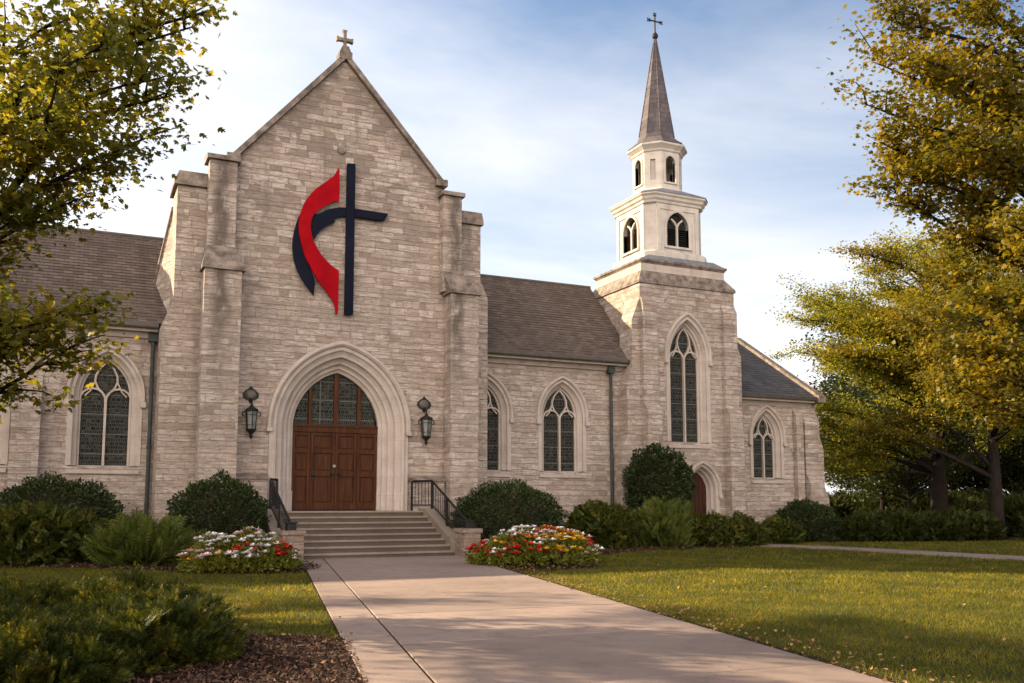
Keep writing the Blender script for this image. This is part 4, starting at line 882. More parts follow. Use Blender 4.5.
# ------------------------------------------------------------------ emblem
em = thing('cross_and_flame_emblem', 'large navy cross with red flame mounted on the gable wall', 'emblem', (0, 0, 9.2))
def outline(mb, pts, y0, y1): mb.prism([(x, z - 9.2) for x, z in pts], y0, y1); return mb
def catmull(pts, corner, k=4):
    out = []; n = len(pts)
    for i in range(n):
        p0, p1, p2, p3 = (np.array(pts[(i + j) % n]) for j in (-1, 0, 1, 2))
        if i in corner: p0 = p1 - (p2 - p1)
        if (i + 1) % n in corner: p3 = p2 + (p2 - p1)
        for t in np.linspace(0, 1, k, endpoint=False):
            out.append(tuple(0.5 * (2 * p1 + (p2 - p0) * t + (2 * p0 - 5 * p1 + 4 * p2 - p3) * t * t + (3 * p1 - p0 - 3 * p2 + p3) * t ** 3)))
    return out
RED = [(-.38, 11.45), (-.54, 11.15), (-.79, 10.91), (-1.09, 10.64), (-1.34, 10.3), (-1.47, 9.98), (-1.54, 9.64), (-1.53, 9.3), (-1.45, 8.94), (-1.33, 8.58), (-1.14, 8.23), (-.95, 7.91),
       (-.72, 7.64), (-.53, 7.4), (-.43, 7.18), (-.40, 6.95), (-.34, 7.0), (-.33, 7.27), (-.33, 7.72), (-.33, 8.27), (-.56, 8.41), (-.78, 8.61), (-.97, 8.85), (-1.13, 9.17), (-1.19, 9.42),
       (-1.19, 9.65), (-1.13, 9.84), (-.96, 10.04), (-.74, 10.21), (-.54, 10.34), (-.36, 10.40), (-.36, 10.9)]
NAVY = [(-.14, 10.24), (-.4, 10.20), (-.7, 10.10), (-.99, 9.93), (-1.25, 9.98), (-1.50, 9.85), (-1.64, 9.40), (-1.70, 8.99), (-1.66, 8.55), (-1.55, 8.19), (-1.39, 7.91), (-1.22, 7.68), (-1.05, 7.46),
        (-1.03, 7.72), (-1.04, 7.95), (-1.26, 8.51), (-1.30, 9.0), (-1.09, 9.12), (-1.02, 9.25), (-.87, 9.46), (-.66, 9.64), (-.45, 9.75), (-.50, 9.83), (-.32, 9.93), (-.14, 9.98)]
mb = MB(); outline(mb, [(-.13, 11.6), (.12, 11.62), (.13, 7.0), (-.13, 6.97)], -.20, -.085); mb.build('upright', M['navy'], em, bevel=.012)
mb = MB(); outline(mb, [(.131, 10.24), (1.18, 10.22), (1.05, 9.98), (.131, 9.98)], -.185, -.09); mb.build('cross_arm', M['navy'], em, bevel=.012)
mb = MB(); outline(mb, catmull(NAVY, (0, 12, 21, 24)), -.15, -.085); mb.build('dark_flame', M['navy'], em)
mb = MB(); outline(mb, catmull(RED, (0, 15, 19, 30)), -.21, -.153); mb.build('red_flame', M['red'], em)
mb = MB()
for x, z in ((0, 11.2), (0, 8.0), (-1.2, 9.0), (-.7, 7.8), (.8, 10.1), (-.7, 10.7)): mb.tube([(x, -.152 if x < -.5 else -.09, z - 9.2), (x, .0, z - 9.2)], .03, 8)
mb.build('standoff', M['iron'], em)
mb = MB(); mb.lathe([(0, -.05), (.10, -.05), (.15, 0), (.13, .03), (0, .03)], (0, 0, 0), 10); mb.v = [(-.27 + x, -z - .02, 12.05 + y) for x, y, z in mb.v]; part(mb, 'carved_boss', M['coping'], bevel=.01)

# ------------------------------------------------------------------ wall lanterns
def lantern(x, z, label):
    L = thing('wall_lantern', label, 'lantern', (x, -.003, z), 0, None); L.scale = (.88,) * 3
    mb = MB(); pl = [(0, .80), (.06, .74), (.09, .70), (.16, .66), (.235, .58), (.26, .50), (.22, .42), (.14, .36), (.06, .33), (.045, .24), (-.045, .24), (-.06, .33), (-.14, .36), (-.22, .42), (-.26, .50), (-.235, .58), (-.16, .66), (-.09, .70), (-.06, .74)]
    mb.prism(pl, -.045, 0); mb.build('backplate', M['iron'], L, bevel=.01)
    mb = MB(); mb.lathe([(0, -.02), (.13, -.02), (.15, 0), (.10, .03), (0, .04)], (0, 0, 0), 16); mb.v = [(x_ * 1.15, -.046 - z_ - .0, .52 + y_) for x_, y_, z_ in mb.v]; mb.build('boss', M['gutter'], L)
    mb = MB(); mb.tube([(0, -.05, .36), (0, -.20, .34), (0, -.27, .26), (0, -.27, .16)], [.035, .03, .03, .025], 8); mb.tube([(0, -.01, -.30), (0, -.12, -.26), (0, -.22, -.30)], .02, 8); mb.build('arm', M['iron'], L)
    yc = -.27
    mb = MB(); mb.lathe([(.0, .19), (.05, .17), (.07, .10), (.20, .03), (.225, .0), (.225, -.035), (.19, -.05)], (0, yc, 0), 6, R(30)); mb.lathe([(.15, -.60), (.17, -.63), (.13, -.68), (.06, -.74), (.045, -.80), (.06, -.84), (.03, -.90), (0, -.93)], (0, yc, 0), 8)
    for k in range(6):
        a = R(30 + 60 * k); mb.tube([(.185 * math.cos(a), yc + .185 * math.sin(a), -.04), (.145 * math.cos(a), yc + .145 * math.sin(a), -.62)], .014, 6)
        b_ = a + R(60)
        for rr, zz_ in ((.175, -.16), (.155, -.48)): mb.tube([(rr * math.cos(a), yc + rr * math.sin(a), zz_), (rr * math.cos(b_), yc + rr * math.sin(b_), zz_)], .008, 5)
    for s_ in (-1, 1): mb.tube([(s_ * .20, yc, -.05), (s_ * .28, yc, -.08), (s_ * .29, yc, -.17), (s_ * .23, yc, -.20)], .018, 6)
    mb.build('cage', M['iron'], L)
    mb = MB(); mb.lathe([(.165, -.05), (.13, -.61)], (0, yc, 0), 6, R(30)); mb.build('glass', M['lampglass'], L)
    return L
lantern(-2.74, 4.02, 'black iron lantern on the wall left of the arched door')
lantern(2.44, 3.98, 'black iron lantern on the wall right of the arched door')

# ------------------------------------------------------------------ foliage helpers
RNG = np.random.default_rng(7)
LOBED = np.array([(0, 0, 0), (.20, .04, .0), (.46, .30, -.06), (.20, .40, .02), (.36, .70, -.05), (.12, .68, .03), (0, 1, -.08), (-.12, .68, .03), (-.36, .70, -.05), (-.20, .40, .02), (-.46, .30, -.06), (-.20, .04, 0)], float)
RHOMB = np.array([(0, 0, 0), (.30, .42, .06), (0, 1, -.05), (-.30, .42, .06)], float)
SMALL = np.array([(0, 0, 0), (.26, .5, .05), (0, 1, 0), (-.26, .5, .05)], float)
def frames_from(dirs, ups):
    y = dirs / (np.linalg.norm(dirs, axis=1, keepdims=True) + 1e-9)
    x = np.cross(y, ups); x /= (np.linalg.norm(x, axis=1, keepdims=True) + 1e-9); z = np.cross(x, y)
    return np.stack([x, y, z], axis=2)
def scatter(tpl, pos, frame, size):
    V = np.einsum('nij,kj->nki', frame, tpl) * size[:, None, None] + pos[:, None, :]
    n, k = len(pos), len(tpl); return V.reshape(-1, 3), np.arange(n * k).reshape(n, k)
def leaf_cloud(pos, size, tpl, rng, droop=0.25, flat=0.75):
    n = len(pos); d = rng.normal(size=(n, 3)); d[:, 2] = d[:, 2] * .5 - droop
    u = rng.normal(size=(n, 3)) * (1 - flat) * 1.6; u[:, 2] += flat
    return scatter(tpl, pos, frames_from(d, u), size * rng.uniform(.45, 1.35, n))

def branch_pts(a, b, sag, n=6, rng=RNG):
    a, b = np.array(a, float), np.array(b, float); L = np.linalg.norm(b - a); pts = []
    j = rng.normal(size=3) * L * .05
    for i in range(n + 1):
        t = i / n; p = a * (1 - t) + b * t; p = p + j * math.sin(math.pi * t) + np.array((0, 0, sag * L * math.sin(math.pi * t))); pts.append(p)
    return pts

def make_tree(name, label, cat, loc, trunk_h, trunk_r, ends, leaf, tpl, lm, seed, per=26, spread=.55, sub=9, group=None, top=None, lean=(0, 0), flat=.42, twig_l=1.5, density=1.0):
    """ends: limb tips relative to the tree's base"""
    rng = np.random.default_rng(seed)
    t = thing(name, label, cat, loc, 0, group); mb = MB()
    top = top or trunk_h * 1.7
    tp = [(0, 0, -.1), (0, 0, .25), (lean[0] * .3, lean[1] * .3, trunk_h * .5), (lean[0] * .6, lean[1] * .6, trunk_h), (lean[0], lean[1], top)]
    mb.tube(tp, [trunk_r * 1.7, trunk_r * 1.12, trunk_r, trunk_r * .82, trunk_r * .2], 10)
    pos = []
    for e in ends:
        e = np.array(e, float); hgt = min(max(trunk_h * .8, e[2] - .35 * math.hypot(e[0], e[1]) - .6), top * .93); f = hgt / top
        s0 = np.array((lean[0] * f, lean[1] * f, hgt)); L = np.linalg.norm(e - s0); P = branch_pts(s0, e, .07, 7, rng)
        r0 = min(trunk_r * .55, .02 + .016 * L); mb.tube(P, [max(r0 * (1 - .9 * i / 7), .012) for i in range(8)], 6)
        ns = max(4, int(sub * L / 4.0))
        for k in range(ns):
            tt = rng.uniform(.25, 1.0) ** .8; i = min(int(tt * 7), 6); p = P[i] + (P[i + 1] - P[i]) * (tt * 7 - i)
            d = (e - s0) / L; side = np.cross(d, (0, 0, 1.0)); side /= np.linalg.norm(side) + 1e-6
            ang = rng.choice((-1, 1)) * rng.uniform(.3, 1.2); q = d * math.cos(ang) + side * math.sin(ang); q = q + np.array((0, 0, rng.normal(.05, .28)))
            ln = twig_l * rng.uniform(.5, 1.15) * (1.25 - .6 * tt); tip = p + q * ln
            W = branch_pts(p, tip, .03, 3, rng); mb.tube(W, [.022, .015, .010, .005], 4, cap=False)
            m_ = int(per * density * rng.uniform(.6, 1.3)); ts = rng.uniform(.15, 1.08, m_)
            base = p + (tip - p) * ts[:, None]
            off = rng.normal(size=(m_, 3)) * np.array((spread, spread, spread * flat)) * .55
            pos.append(base + off)
    pos = np.concatenate(pos)
    mb.build('trunk', M['bark'], t, fix=False, smooth=True)
    V, F = leaf_cloud(pos, np.full(len(pos), leaf), tpl, rng)
    np_mesh('crown', V, F, lm, t)
    return t
def crown_ends(n, c, r, rng, zlow=-.6):
    out = []
    i = 0
    while len(out) < n:
        z = rng.uniform(zlow, 1); a = rng.uniform(0, 2 * math.pi); h = math.sqrt(1 - z * z)
        k = rng.uniform(.55, 1.0) * (1 + .18 * math.sin(3 * a + seed_ph) * .6)
        out.append((c[0] + r[0] * h * math.cos(a) * k, c[1] + r[1] * h * math.sin(a) * k, c[2] + r[2] * z * k))
    return out
seed_ph = 0.7

# near left tree: limbs reaching over the lawn
LT = np.array((-9.6, -11.3, 0))
L_ENDS = [(-5.44, -14.33, 8.1), (-5.65, -13.91, 8.02), (-5.91, -13.56, 7.1), (-6.31, -14.48, 6.91), (-6.36, -13.9, 6.24), (-6.87, -14.77, 7.13), (-6.75, -13.06, 6.12), (-7.3, -12.36, 5.68), (-7.83, -13.22, 5.21),
          (-7.48, -15.04, 6.0), (-8.0, -15.34, 6.37), (-7.57, -13.89, 7.66), (-7.35, -13.3, 3.75), (-6.75, -13.5, 3.95), (-6.95, -13.2, 3.6), (-7.9, -12.7, 3.45), (-8.3, -12.12, 2.93), (-7.95, -13.6, 4.0), (-7.97, -14.25, 3.48), (-8.21, -12.49, 4.95), (-8.28, -13.01, 2.48)]
rng = np.random.default_rng(3)
more = [(-9.6 + 4.2 * math.cos(a) * k, -11.3 + 4.2 * math.sin(a) * k, z) for a, k, z in [(rng.uniform(1.0, 4.4), rng.uniform(.6, 1.1), rng.uniform(3.2, 9.5)) for _ in range(16)]]
more += [(-9.6 + rng.uniform(-1.5, 1.5), -11.3 + rng.uniform(-1.5, 1.5), rng.uniform(8.5, 10.5)) for _ in range(6)]
make_tree('maple_tree', 'backlit maple at the left edge with branches hanging over the lawn', 'tree', tuple(LT), 2.6, .30, [(np.array(e) - LT) * (.93, .93, 1) for e in L_ENDS + more], .11, LOBED, M['leaf_green'], 11, per=76, spread=.40, sub=12, twig_l=.95, top=8.5)

# near right tree
RT = np.array((11.0, -15.4, 0))
R_ENDS = [(5.33, -14.41, 8.82), (5.94, -14.14, 9.85), (6.71, -13.95, 10.92), (7.59, -13.81, 11.84), (5.97, -14.16, 8.26), (5.94, -15.25, 8.23), (6.52, -13.86, 7.5), (6.39, -14.91, 7.34), (6.39, -15.46, 9.35), (7.73, -14.98, 11.06),
          (6.46, -16.04, 7.65), (7.52, -14.33, 6.76), (7.39, -14.82, 5.36), (8.1, -14.05, 4.5), (8.33, -14.16, 3.6), (7.16, -15.82, 4.95), (6.56, -16.64, 6.08), (8.24, -15.22, 3.86), (7.39, -16.48, 9.1), (10.6, -14.12, 9.51),
          (7.6, -14.6, 9.6), (7.9, -14.2, 8.4), (8.3, -13.9, 7.2), (8.6, -13.6, 10.4), (8.8, -13.3, 6.1), (9.2, -13.0, 8.9)]
more = [(11 + 4.6 * math.cos(a) * k, -15.4 + 4.6 * math.sin(a) * k, z) for a, k, z in [(rng.uniform(-2.4, 2.0), rng.uniform(.5, 1.05), rng.uniform(4, 11)) for _ in range(22)]]
make_tree('maple_tree', 'golden maple at the right edge with branches reaching in front of the sky', 'tree', tuple(RT), 3.0, .36, [(np.array(e) - RT) * (.90, .90, 1) for e in R_ENDS + more], .10, LOBED, M['leaf_gold'], 12, per=165, spread=.38, sub=10, twig_l=1.2, top=10.5)

# tall maple beyond the east wing, and its neighbour
rng = np.random.default_rng(21)
e1 = crown_ends(84, (0, 0, 8.9), (6.4, 6.4, 5.6), rng, -.72)
e1 += [(-4.5, 2.1, 3.2), (-5.2, 2.6, 4.5), (-3.6, 2.4, 2.9), (-5.8, 1.5, 5.6), (-4.2, .5, 3.9), (-2.6, 3.4, 3.6)]
bt = make_tree('maple_tree', 'tall spreading maple with a thick dark trunk right of the east wing', 'tree', (28.2, 3.2, 0), 3.4, .37, e1, .135, RHOMB, M['leaf_far'], 13, per=150, spread=.62, sub=9, twig_l=1.7, flat=.3, top=12.0)
e2 = crown_ends(54, (0, 0, 7.9), (6.4, 6.4, 5.4), rng, -.75)
make_tree('maple_tree', 'golden maple with a bare dark trunk beside the tall spreading maple', 'tree', (26.6, -0.9, 0), 3.0, .27, e2, .135, RHOMB, M['leaf_gold'], 14, per=155, spread=.6, sub=9, twig_l=1.6, flat=.3, top=10.5)
# smaller trees standing behind, each a copy of one of two kinds
e3 = crown_ends(40, (0, 0, 5.6), (4.2, 4.2, 4.2), rng, -.8)
sm = make_tree('slender_tree', 'slender dark-stemmed tree behind the hedge, leftmost of the slim trunks', 'tree', (33.0, 11.0, 0), 2.6, .17, e3, .19, RHOMB, M['leaf_dark'], 15, per=80, spread=.8, sub=8, twig_l=1.7, top=8.5, group='slender trees behind the hedge')
sm.scale = (.8, .8, .8)
for x, y, rz, s, lb in [(36.6, 13.4, 1.2, 1.0, 'slender dark tree between the church corner and the thick maple trunk'), (32.2, 8.4, 2.6, .75, 'slender leaning tree just left of the thick maple trunk'),
                        (47, 22, .4, 1.5, 'distant dark tree seen past the left of the maple trunk'), (52, 12, 4.0, 1.6, 'distant dark tree seen between the two maple trunks'),
                        (44, 3, 5.2, 1.3, 'dark tree behind the golden maple trunk'), (36, -6.5, 3.3, 1.15, 'dark tree at the right edge behind the golden maple'),
                        (60, 34, 2.0, 1.9, 'distant tall tree over the church corner buttress'), (66, 16, .9, 2.0, 'farthest tree at the right, over the far shrubs'), (50, -4, 1.7, 1.6, 'distant dark tree at the far right edge')]:
    copy_thing(sm, (x, y, 0), rz, s, lb, 'slender trees behind the hedge')
for k, (d, l, rz, sc) in enumerate([(78, 31, .3, 1.3), (84, 35.5, 1.6, 1.5), (76, 36, 2.8, 1.3), (82, 41, 4.1, 1.5), (76, 41, 5.0, 1.3), (84, 46, .9, 1.6), (92, 37, 2.2, 1.6), (70, 39, 3.6, 1.3)]):
    copy_thing(sm, (-7.13 + d * .4242 + l * .9056, -26.8 + d * .9056 - l * .4242, -1.5), rz, sc, 'tree of the far dark wood behind the garden at the right', 'trees of the far wood at the right')

rng = np.random.default_rng(44)
make_tree('ash_tree', 'thin crowned ash standing left of the lawn beyond the picture edge', 'tree', (-16.8, -4.2, 0), 3.2, .26, crown_ends(26, (0, 0, 7.4), (5.6, 5.6, 3.9), rng, -.8), .16, RHOMB, M['leaf_green'], 16, per=46, spread=.5, sub=7, twig_l=1.5, top=9.5)

# ------------------------------------------------------------------ shrubs
def ellip_pts(n, r, rng, bottom=-.35, shell=(.78, 1.04), lump=.10, up=0.0):
    d = rng.normal(size=(n * 2, 3)); d /= np.linalg.norm(d, axis=1, keepdims=True); d = d[d[:, 2] > bottom][:n]
    ph = rng.uniform(0, 6.28, 6)
    k = 1 + lump * (np.sin(4 * d[:, 0] + ph[0]) * np.sin(5 * d[:, 1] + ph[1]) + .6 * np.sin(9 * d[:, 2] + ph[2]) * np.sin(8 * d[:, 0] + ph[3])) + lump * .5 * np.sin(17 * d[:, 0] + ph[4]) * np.sin(15 * d[:, 2] + ph[5])
    s = rng.uniform(shell[0], shell[1], len(d)) ** .6
    return d * k[:, None] * s[:, None] * np.array(r), d
def core(r, zc, k=.86):  # solid dark mass standing in for the shade inside a shrub
    mb = MB(); rings = []
    for i in range(1, 9):
        ph = math.pi * i / 9 * .98; z = zc + r[2] * k * math.cos(ph)
        rings.append([(r[0] * k * math.sin(ph) * math.cos(2 * math.pi * j / 18), r[1] * k * math.sin(ph) * math.sin(2 * math.pi * j / 18), max(z, .02)) for j in range(18)])
    return mb.rings(rings)
def round_shrub(name, label, loc, r, zc, n, leaf, m, seed, group=None, bottom=-.7, lump=.07):
    rng = np.random.default_rng(seed); t = thing(name, label, 'bush', loc, 0, group)
    p, d = ellip_pts(n, r, rng, bottom, (.72, 1.05), lump * 1.4); st_ = rng.uniform(size=len(p)) < .02; p[st_] *= rng.uniform(1.02, 1.09, (st_.sum(), 1)); p[:, 2] += zc; keep = p[:, 2] > .03; p, d = p[keep], d[keep]
    dd = d + rng.normal(size=d.shape) * .7 + np.array((0, 0, .25))
    V, F = scatter(SMALL, p, frames_from(dd, rng.normal(size=d.shape)), leaf * rng.uniform(.6, 1.35, len(p)))
    np_mesh('foliage', V, F, m, t)
    mb = core(r, zc, .80)
    for k in range(7):
        a = k * .9; mb.tube([(.06 * math.cos(a), .06 * math.sin(a), -.05), (.5 * r[0] * math.cos(a), .5 * r[1] * math.sin(a), zc * .7)], .025, 5)
    mb.build('stems_and_shade_core', M['stem_shade'], t)
    return t
def spray_tpl(n=7, w_=.085):
    """a feathery shoot along +y: paired leaflets"""
    q = []
    for i in range(n):
        y = i / n; L = .34 * (1 - .55 * y)
        for s_ in (-1, 1):
            tip = (s_ * L * .8, y + L * .75, .02); q.append([(0, y, 0), (s_ * L * .62 + .03, y + L * .18, .04), tip, (s_ * L * .18, y + L * .62, .04)])
    q.append([(0, .9, 0), (.04, 1.0, 0), (0, 1.15, 0), (-.04, 1.0, 0)])
    return np.array(q).reshape(-1, 3), len(q)
SPR, SPRN = spray_tpl()
def needle_tpl(n=10):
    q = []
    for i in range(n):
        y = .08 + .92 * i / n; L = .33 * (1 - .6 * (i / n) ** 1.5)
        for s_ in (-1, 1):
            tx, ty = s_ * L * .82, y + L * .62; q.append([(0, y - .022, 0), (s_ * L * .50, y + L * .20, .02), (tx, ty, .0), (s_ * L * .32, y + L * .46, .04)])
    q.append([(-.012, 0, 0), (.012, 0, 0), (.006, 1.05, .0), (-.006, 1.05, .0)])
    return np.array(q).reshape(-1, 3), len(q)
NDL, NDLN = needle_tpl()
def spray_cloud(p, d, size, rng, tpl=None, nq=0):
    if tpl is None: tpl, nq = SPR, SPRN
    fr = frames_from(d, rng.normal(size=d.shape) + np.array((0, 0, .6)))
    V = np.einsum('nij,kj->nki', fr, tpl) * size[:, None, None] + p[:, None, :]
    return V.reshape(-1, 3), np.arange(len(p) * nq * 4).reshape(-1, 4)
def spiky_shrub(name, label, loc, r, n, size, m, seed, out=.8, upw=.6, zc=None, group=None, lump=.16, cat='shrub', jit=.55, shell=(.35, 1.0), fine=False):
    n = int(n * (1.4 if fine else 2.5)); size = size * (1.1 if fine else .56)
    rng = np.random.default_rng(seed); t = thing(name, label, cat, loc, 0, group); zc = zc if zc is not None else r[2] * .35; rr = (r[0], r[1], r[2] - zc)
    p, d = ellip_pts(n, rr, rng, -.75, shell, lump); p[:, 2] += zc; k = p[:, 2] > .04; p, d = p[k], d[k]
    dd = d * out + np.array((0, 0, upw)) + rng.normal(size=d.shape) * jit
    sz = size * rng.uniform(.6, 1.35, len(p)); dn = dd / np.linalg.norm(dd, axis=1, keepdims=True)
    V, F = spray_cloud(p - dn * sz[:, None] * .55, dd, sz, rng, NDL if fine else None, NDLN); V[:, 2] = np.maximum(V[:, 2], .015)
    np_mesh('foliage', V, F, m, t)
    mb = core(rr, zc, .62)
    for k in range(16):
        a = rng.uniform(0, 6.28); e = rng.uniform(.4, .85); mb.tube([(0, 0, .0), (.5 * rr[0] * e * math.cos(a), .5 * rr[1] * e * math.sin(a), zc * .8), (rr[0] * e * math.cos(a), rr[1] * e * math.sin(a), zc + rr[2] * .5 * rng.uniform(.2, 1))], [.03, .018, .008], 5)
    mb.build('stems_and_shade_core', M['stem_shade'], t)
    return t

round_shrub('boxwood_bush', 'broad dark clipped bush against the wall under the left wing window', (-7.55, .05, 0), (1.62, 1.1, 1.12), .92, 15000, .085, M['box'], 31)
spiky_shrub('yew_shrub', 'dark feathery yew at the left edge in front of the clipped bush', (-8.0, -2.3, 0), (1.62, 1.15, 1.42), 2600, .40, M['yew'], 32, .9, .3, jit=.75)
spiky_shrub('juniper_shrub', 'low spiky pale green juniper between the yew and the flower mound', (-5.68, -3.74, 0), (.98, .85, 1.0), 330, .66, M['juniper'], 33, 1.0, .62, jit=.24, shell=(.15, 1.0), fine=True)
round_shrub('boxwood_bush', 'round dark bush left of the entrance steps', (-3.72, -1.75, 0), (1.20, 1.05, 1.06), .98, 14000, .08, M['box'], 34)
round_shrub('boxwood_bush', 'wide clipped bush right of the entrance steps', (4.20, -2.29, 0), (1.60, 1.35, 1.10), .90, 17000, .08, M['box'], 35)
spiky_shrub('yew_shrub', 'yellow green mounded yew under the nave window, right of the wide clipped bush', (8.18, -.84, 0), (1.22, 1.1, 1.46), 2400, .34, M['yew'], 36, .9, .3, jit=.8)
round_shrub('holly_bush', 'tall ball shaped bush in front of the tower corner', (10.72, -.35, 0), (1.24, .72, 1.22), 2.05, 12000, .10, M['box'], 37, bottom=-.95, lump=.10)
spiky_shrub('juniper_shrub', 'feathery shrub below the tall ball shaped bush', (10.45, -1.0, 0), (1.0, .95, 1.5), 420, .66, M['juniper'], 38, .8, .8, jit=.28, shell=(.2, 1.0), fine=True)
spiky_shrub('yew_shrub', 'low bushy yew in front of the small red tower door', (12.0, -1.3, 0), (1.06, .85, 1.08), 1600, .32, M['yew'], 39, .9, .35, jit=.8)
spiky_shrub('yew_shrub', 'low yew right of the red tower door, with one tall shoot', (13.2, -1.55, 0), (.80, .75, 1.0), 1200, .32, M['yew'], 40, .8, .5, jit=.8)
spiky_shrub('yew_shrub', 'lowest yew at the side path, rightmost of the tower shrubs', (15.7, -.55, 0), (.85, .75, .92), 1100, .32, M['yew'], 41, .9, .3, jit=.8)
round_shrub('boxwood_bush', 'dark dome shaped bush under the east wing window', (18.1, .75, 0), (1.26, .95, .86), .62, 12000, .09, M['box'], 42)
for k, (x, y, rx, h, lb) in enumerate([(20.0, -.35, .95, 1.05, 'dark hedge shrub beside the church corner'), (21.5, -.7, 1.05, 1.18, 'second dark hedge shrub out from the church corner'), (23.1, -1.1, 1.1, 1.12, 'middle shrub of the dark hedge below the trees'),
                                     (24.7, -1.5, 1.05, 1.02, 'right end shrub of the dark hedge below the trees')]):
    spiky_shrub('hedge_shrub', lb, (x, y, 0), (rx, .9, h), 1100, .40, M['hedge'], 50 + k, .9, .55, group='hedge of dark shrubs below the trees')
for k, (x, y, rx, h, lb) in enumerate([(30.2, .9, 1.7, 1.75, 'big rounded shrub between the two maple trunks'), (27.0, -3.2, 1.3, 1.25, 'shrub left of the golden maple trunk'), (28.8, -4.8, 1.3, 1.5, 'shrub at the right edge below the golden maple'),
                                     (34, 6.5, 2.2, 1.5, 'far shrub beyond the thick maple trunk'), (40, 16, 3.2, 1.8, 'far wide shrub behind the slender trees'), (38.5, -3, 2.4, 1.9, 'far shrub at the right edge of the garden'), (45, 9, 3.4, 2.1, 'farthest wide shrub between the trunks')]):
    spiky_shrub('garden_shrub', lb, (x, y, 0), (rx, rx * .8, h), 900, .55, M['hedge'], 60 + k, .9, .55, group='shrubs under the far trees')
for k, (d, l) in enumerate([(60, 19.5), (63, 24), (58, 27), (64, 31.5), (60, 35), (55, 23.5)]):
    spiky_shrub('thicket_shrub', 'tall dark thicket under the far wood, beyond the trunks', (-7.13 + d * .4242 + l * .9056, -26.8 + d * .9056 - l * .4242, 0), (3.4, 3.0, 1.9 + .4 * (k % 2)), 900, .85, M['hedge'], 90 + k, .9, .6, group='thicket under the far wood')
# low foreground hedge at the left
for k, (x, y, rx, ry, h, n, lb) in enumerate([(-7.55, -15.1, 1.25, .95, .50, 4200, 'foreground hedge shrub with sunlight tinted tips at the bottom left edge'), (-6.55, -15.55, 1.0, .85, .52, 3600, 'dark foreground hedge shrub between the sunlight tinted one and the bare mulch'),
                                           (-7.9, -17.0, 1.1, 1.0, .42, 3600, 'dark hedge shrub in the bottom left corner, nearest to the viewer'), (-6.6, -16.95, .85, .8, .44, 3000, 'spreading hedge shrub at the edge of the foreground mulch'), (-6.5, -17.75, .85, .8, .46, 3200, 'dense hedge shrub overhanging the bark chips at the bottom'), (-7.45, -18.3, .95, .85, .40, 3400, 'lowest spreading hedge shrub at the bottom edge, left of the bark chips')]):
    spiky_shrub('spreading_yew', lb, (x, y, 0), (rx, ry, h), n, .20, M['forehedge'], 70 + k, 1.0, .40, zc=.12, lump=.22, jit=.42, fine=True)

# ------------------------------------------------------------------ flower mounds
def bed_plant(colour, mat_, seed):
    rng = np.random.default_rng(seed)
    t = thing('flowering_plant', colour, 'flower', (0, 0, 0))
    n = 260; p, d = ellip_pts(n, (.25, .25, .26), rng, -.2, (.3, 1.0), .1); p[:, 2] += .10
    V, F = scatter(SMALL, p, frames_from(d + rng.normal(size=d.shape) * .6 + (0, 0, .3), rng.normal(size=d.shape)), .085 * rng.uniform(.6, 1.3, len(p)))
    V[:, 2] = np.maximum(V[:, 2], -.05); np_mesh('leaves', V, F, M['bedleaf'], t)
    for k in range(9):
        a = rng.uniform(0, 6.28); r = .25 * math.sqrt(rng.uniform(0, 1)); z = .30 + .10 * (1 - (r / .23) ** 2) * rng.uniform(.5, 1.2)
        m_ = 26; dd = rng.normal(size=(m_, 3)); dd[:, 2] = np.abs(dd[:, 2]) * .8; dd /= np.linalg.norm(dd, axis=1, keepdims=True)
        P = np.array((r * math.cos(a), r * math.sin(a), z)) + dd * np.array((.042, .042, .028)) * rng.uniform(.5, 1, (m_, 1))
        V, F = scatter(np.array([(-.4, 0, 0), (.4, 0, 0), (.5, .8, .1), (0, 1.1, .15), (-.5, .8, .1)], float), P, frames_from(dd * (1, 1, .3) + (0, 0, .01), dd + (0, 0, .8)), np.full(m_, .040))
        np_mesh('flower_head', V, F, mat_, t)
    return t
PROTO = {c: bed_plant('x', M['fl_' + c], 80 + i) for i, c in enumerate(('white', 'pink', 'red', 'orange', 'yellow'))}
USED = set()
CN = dict(white='white', pink='pale pink', red='red', orange='orange', yellow='yellow')
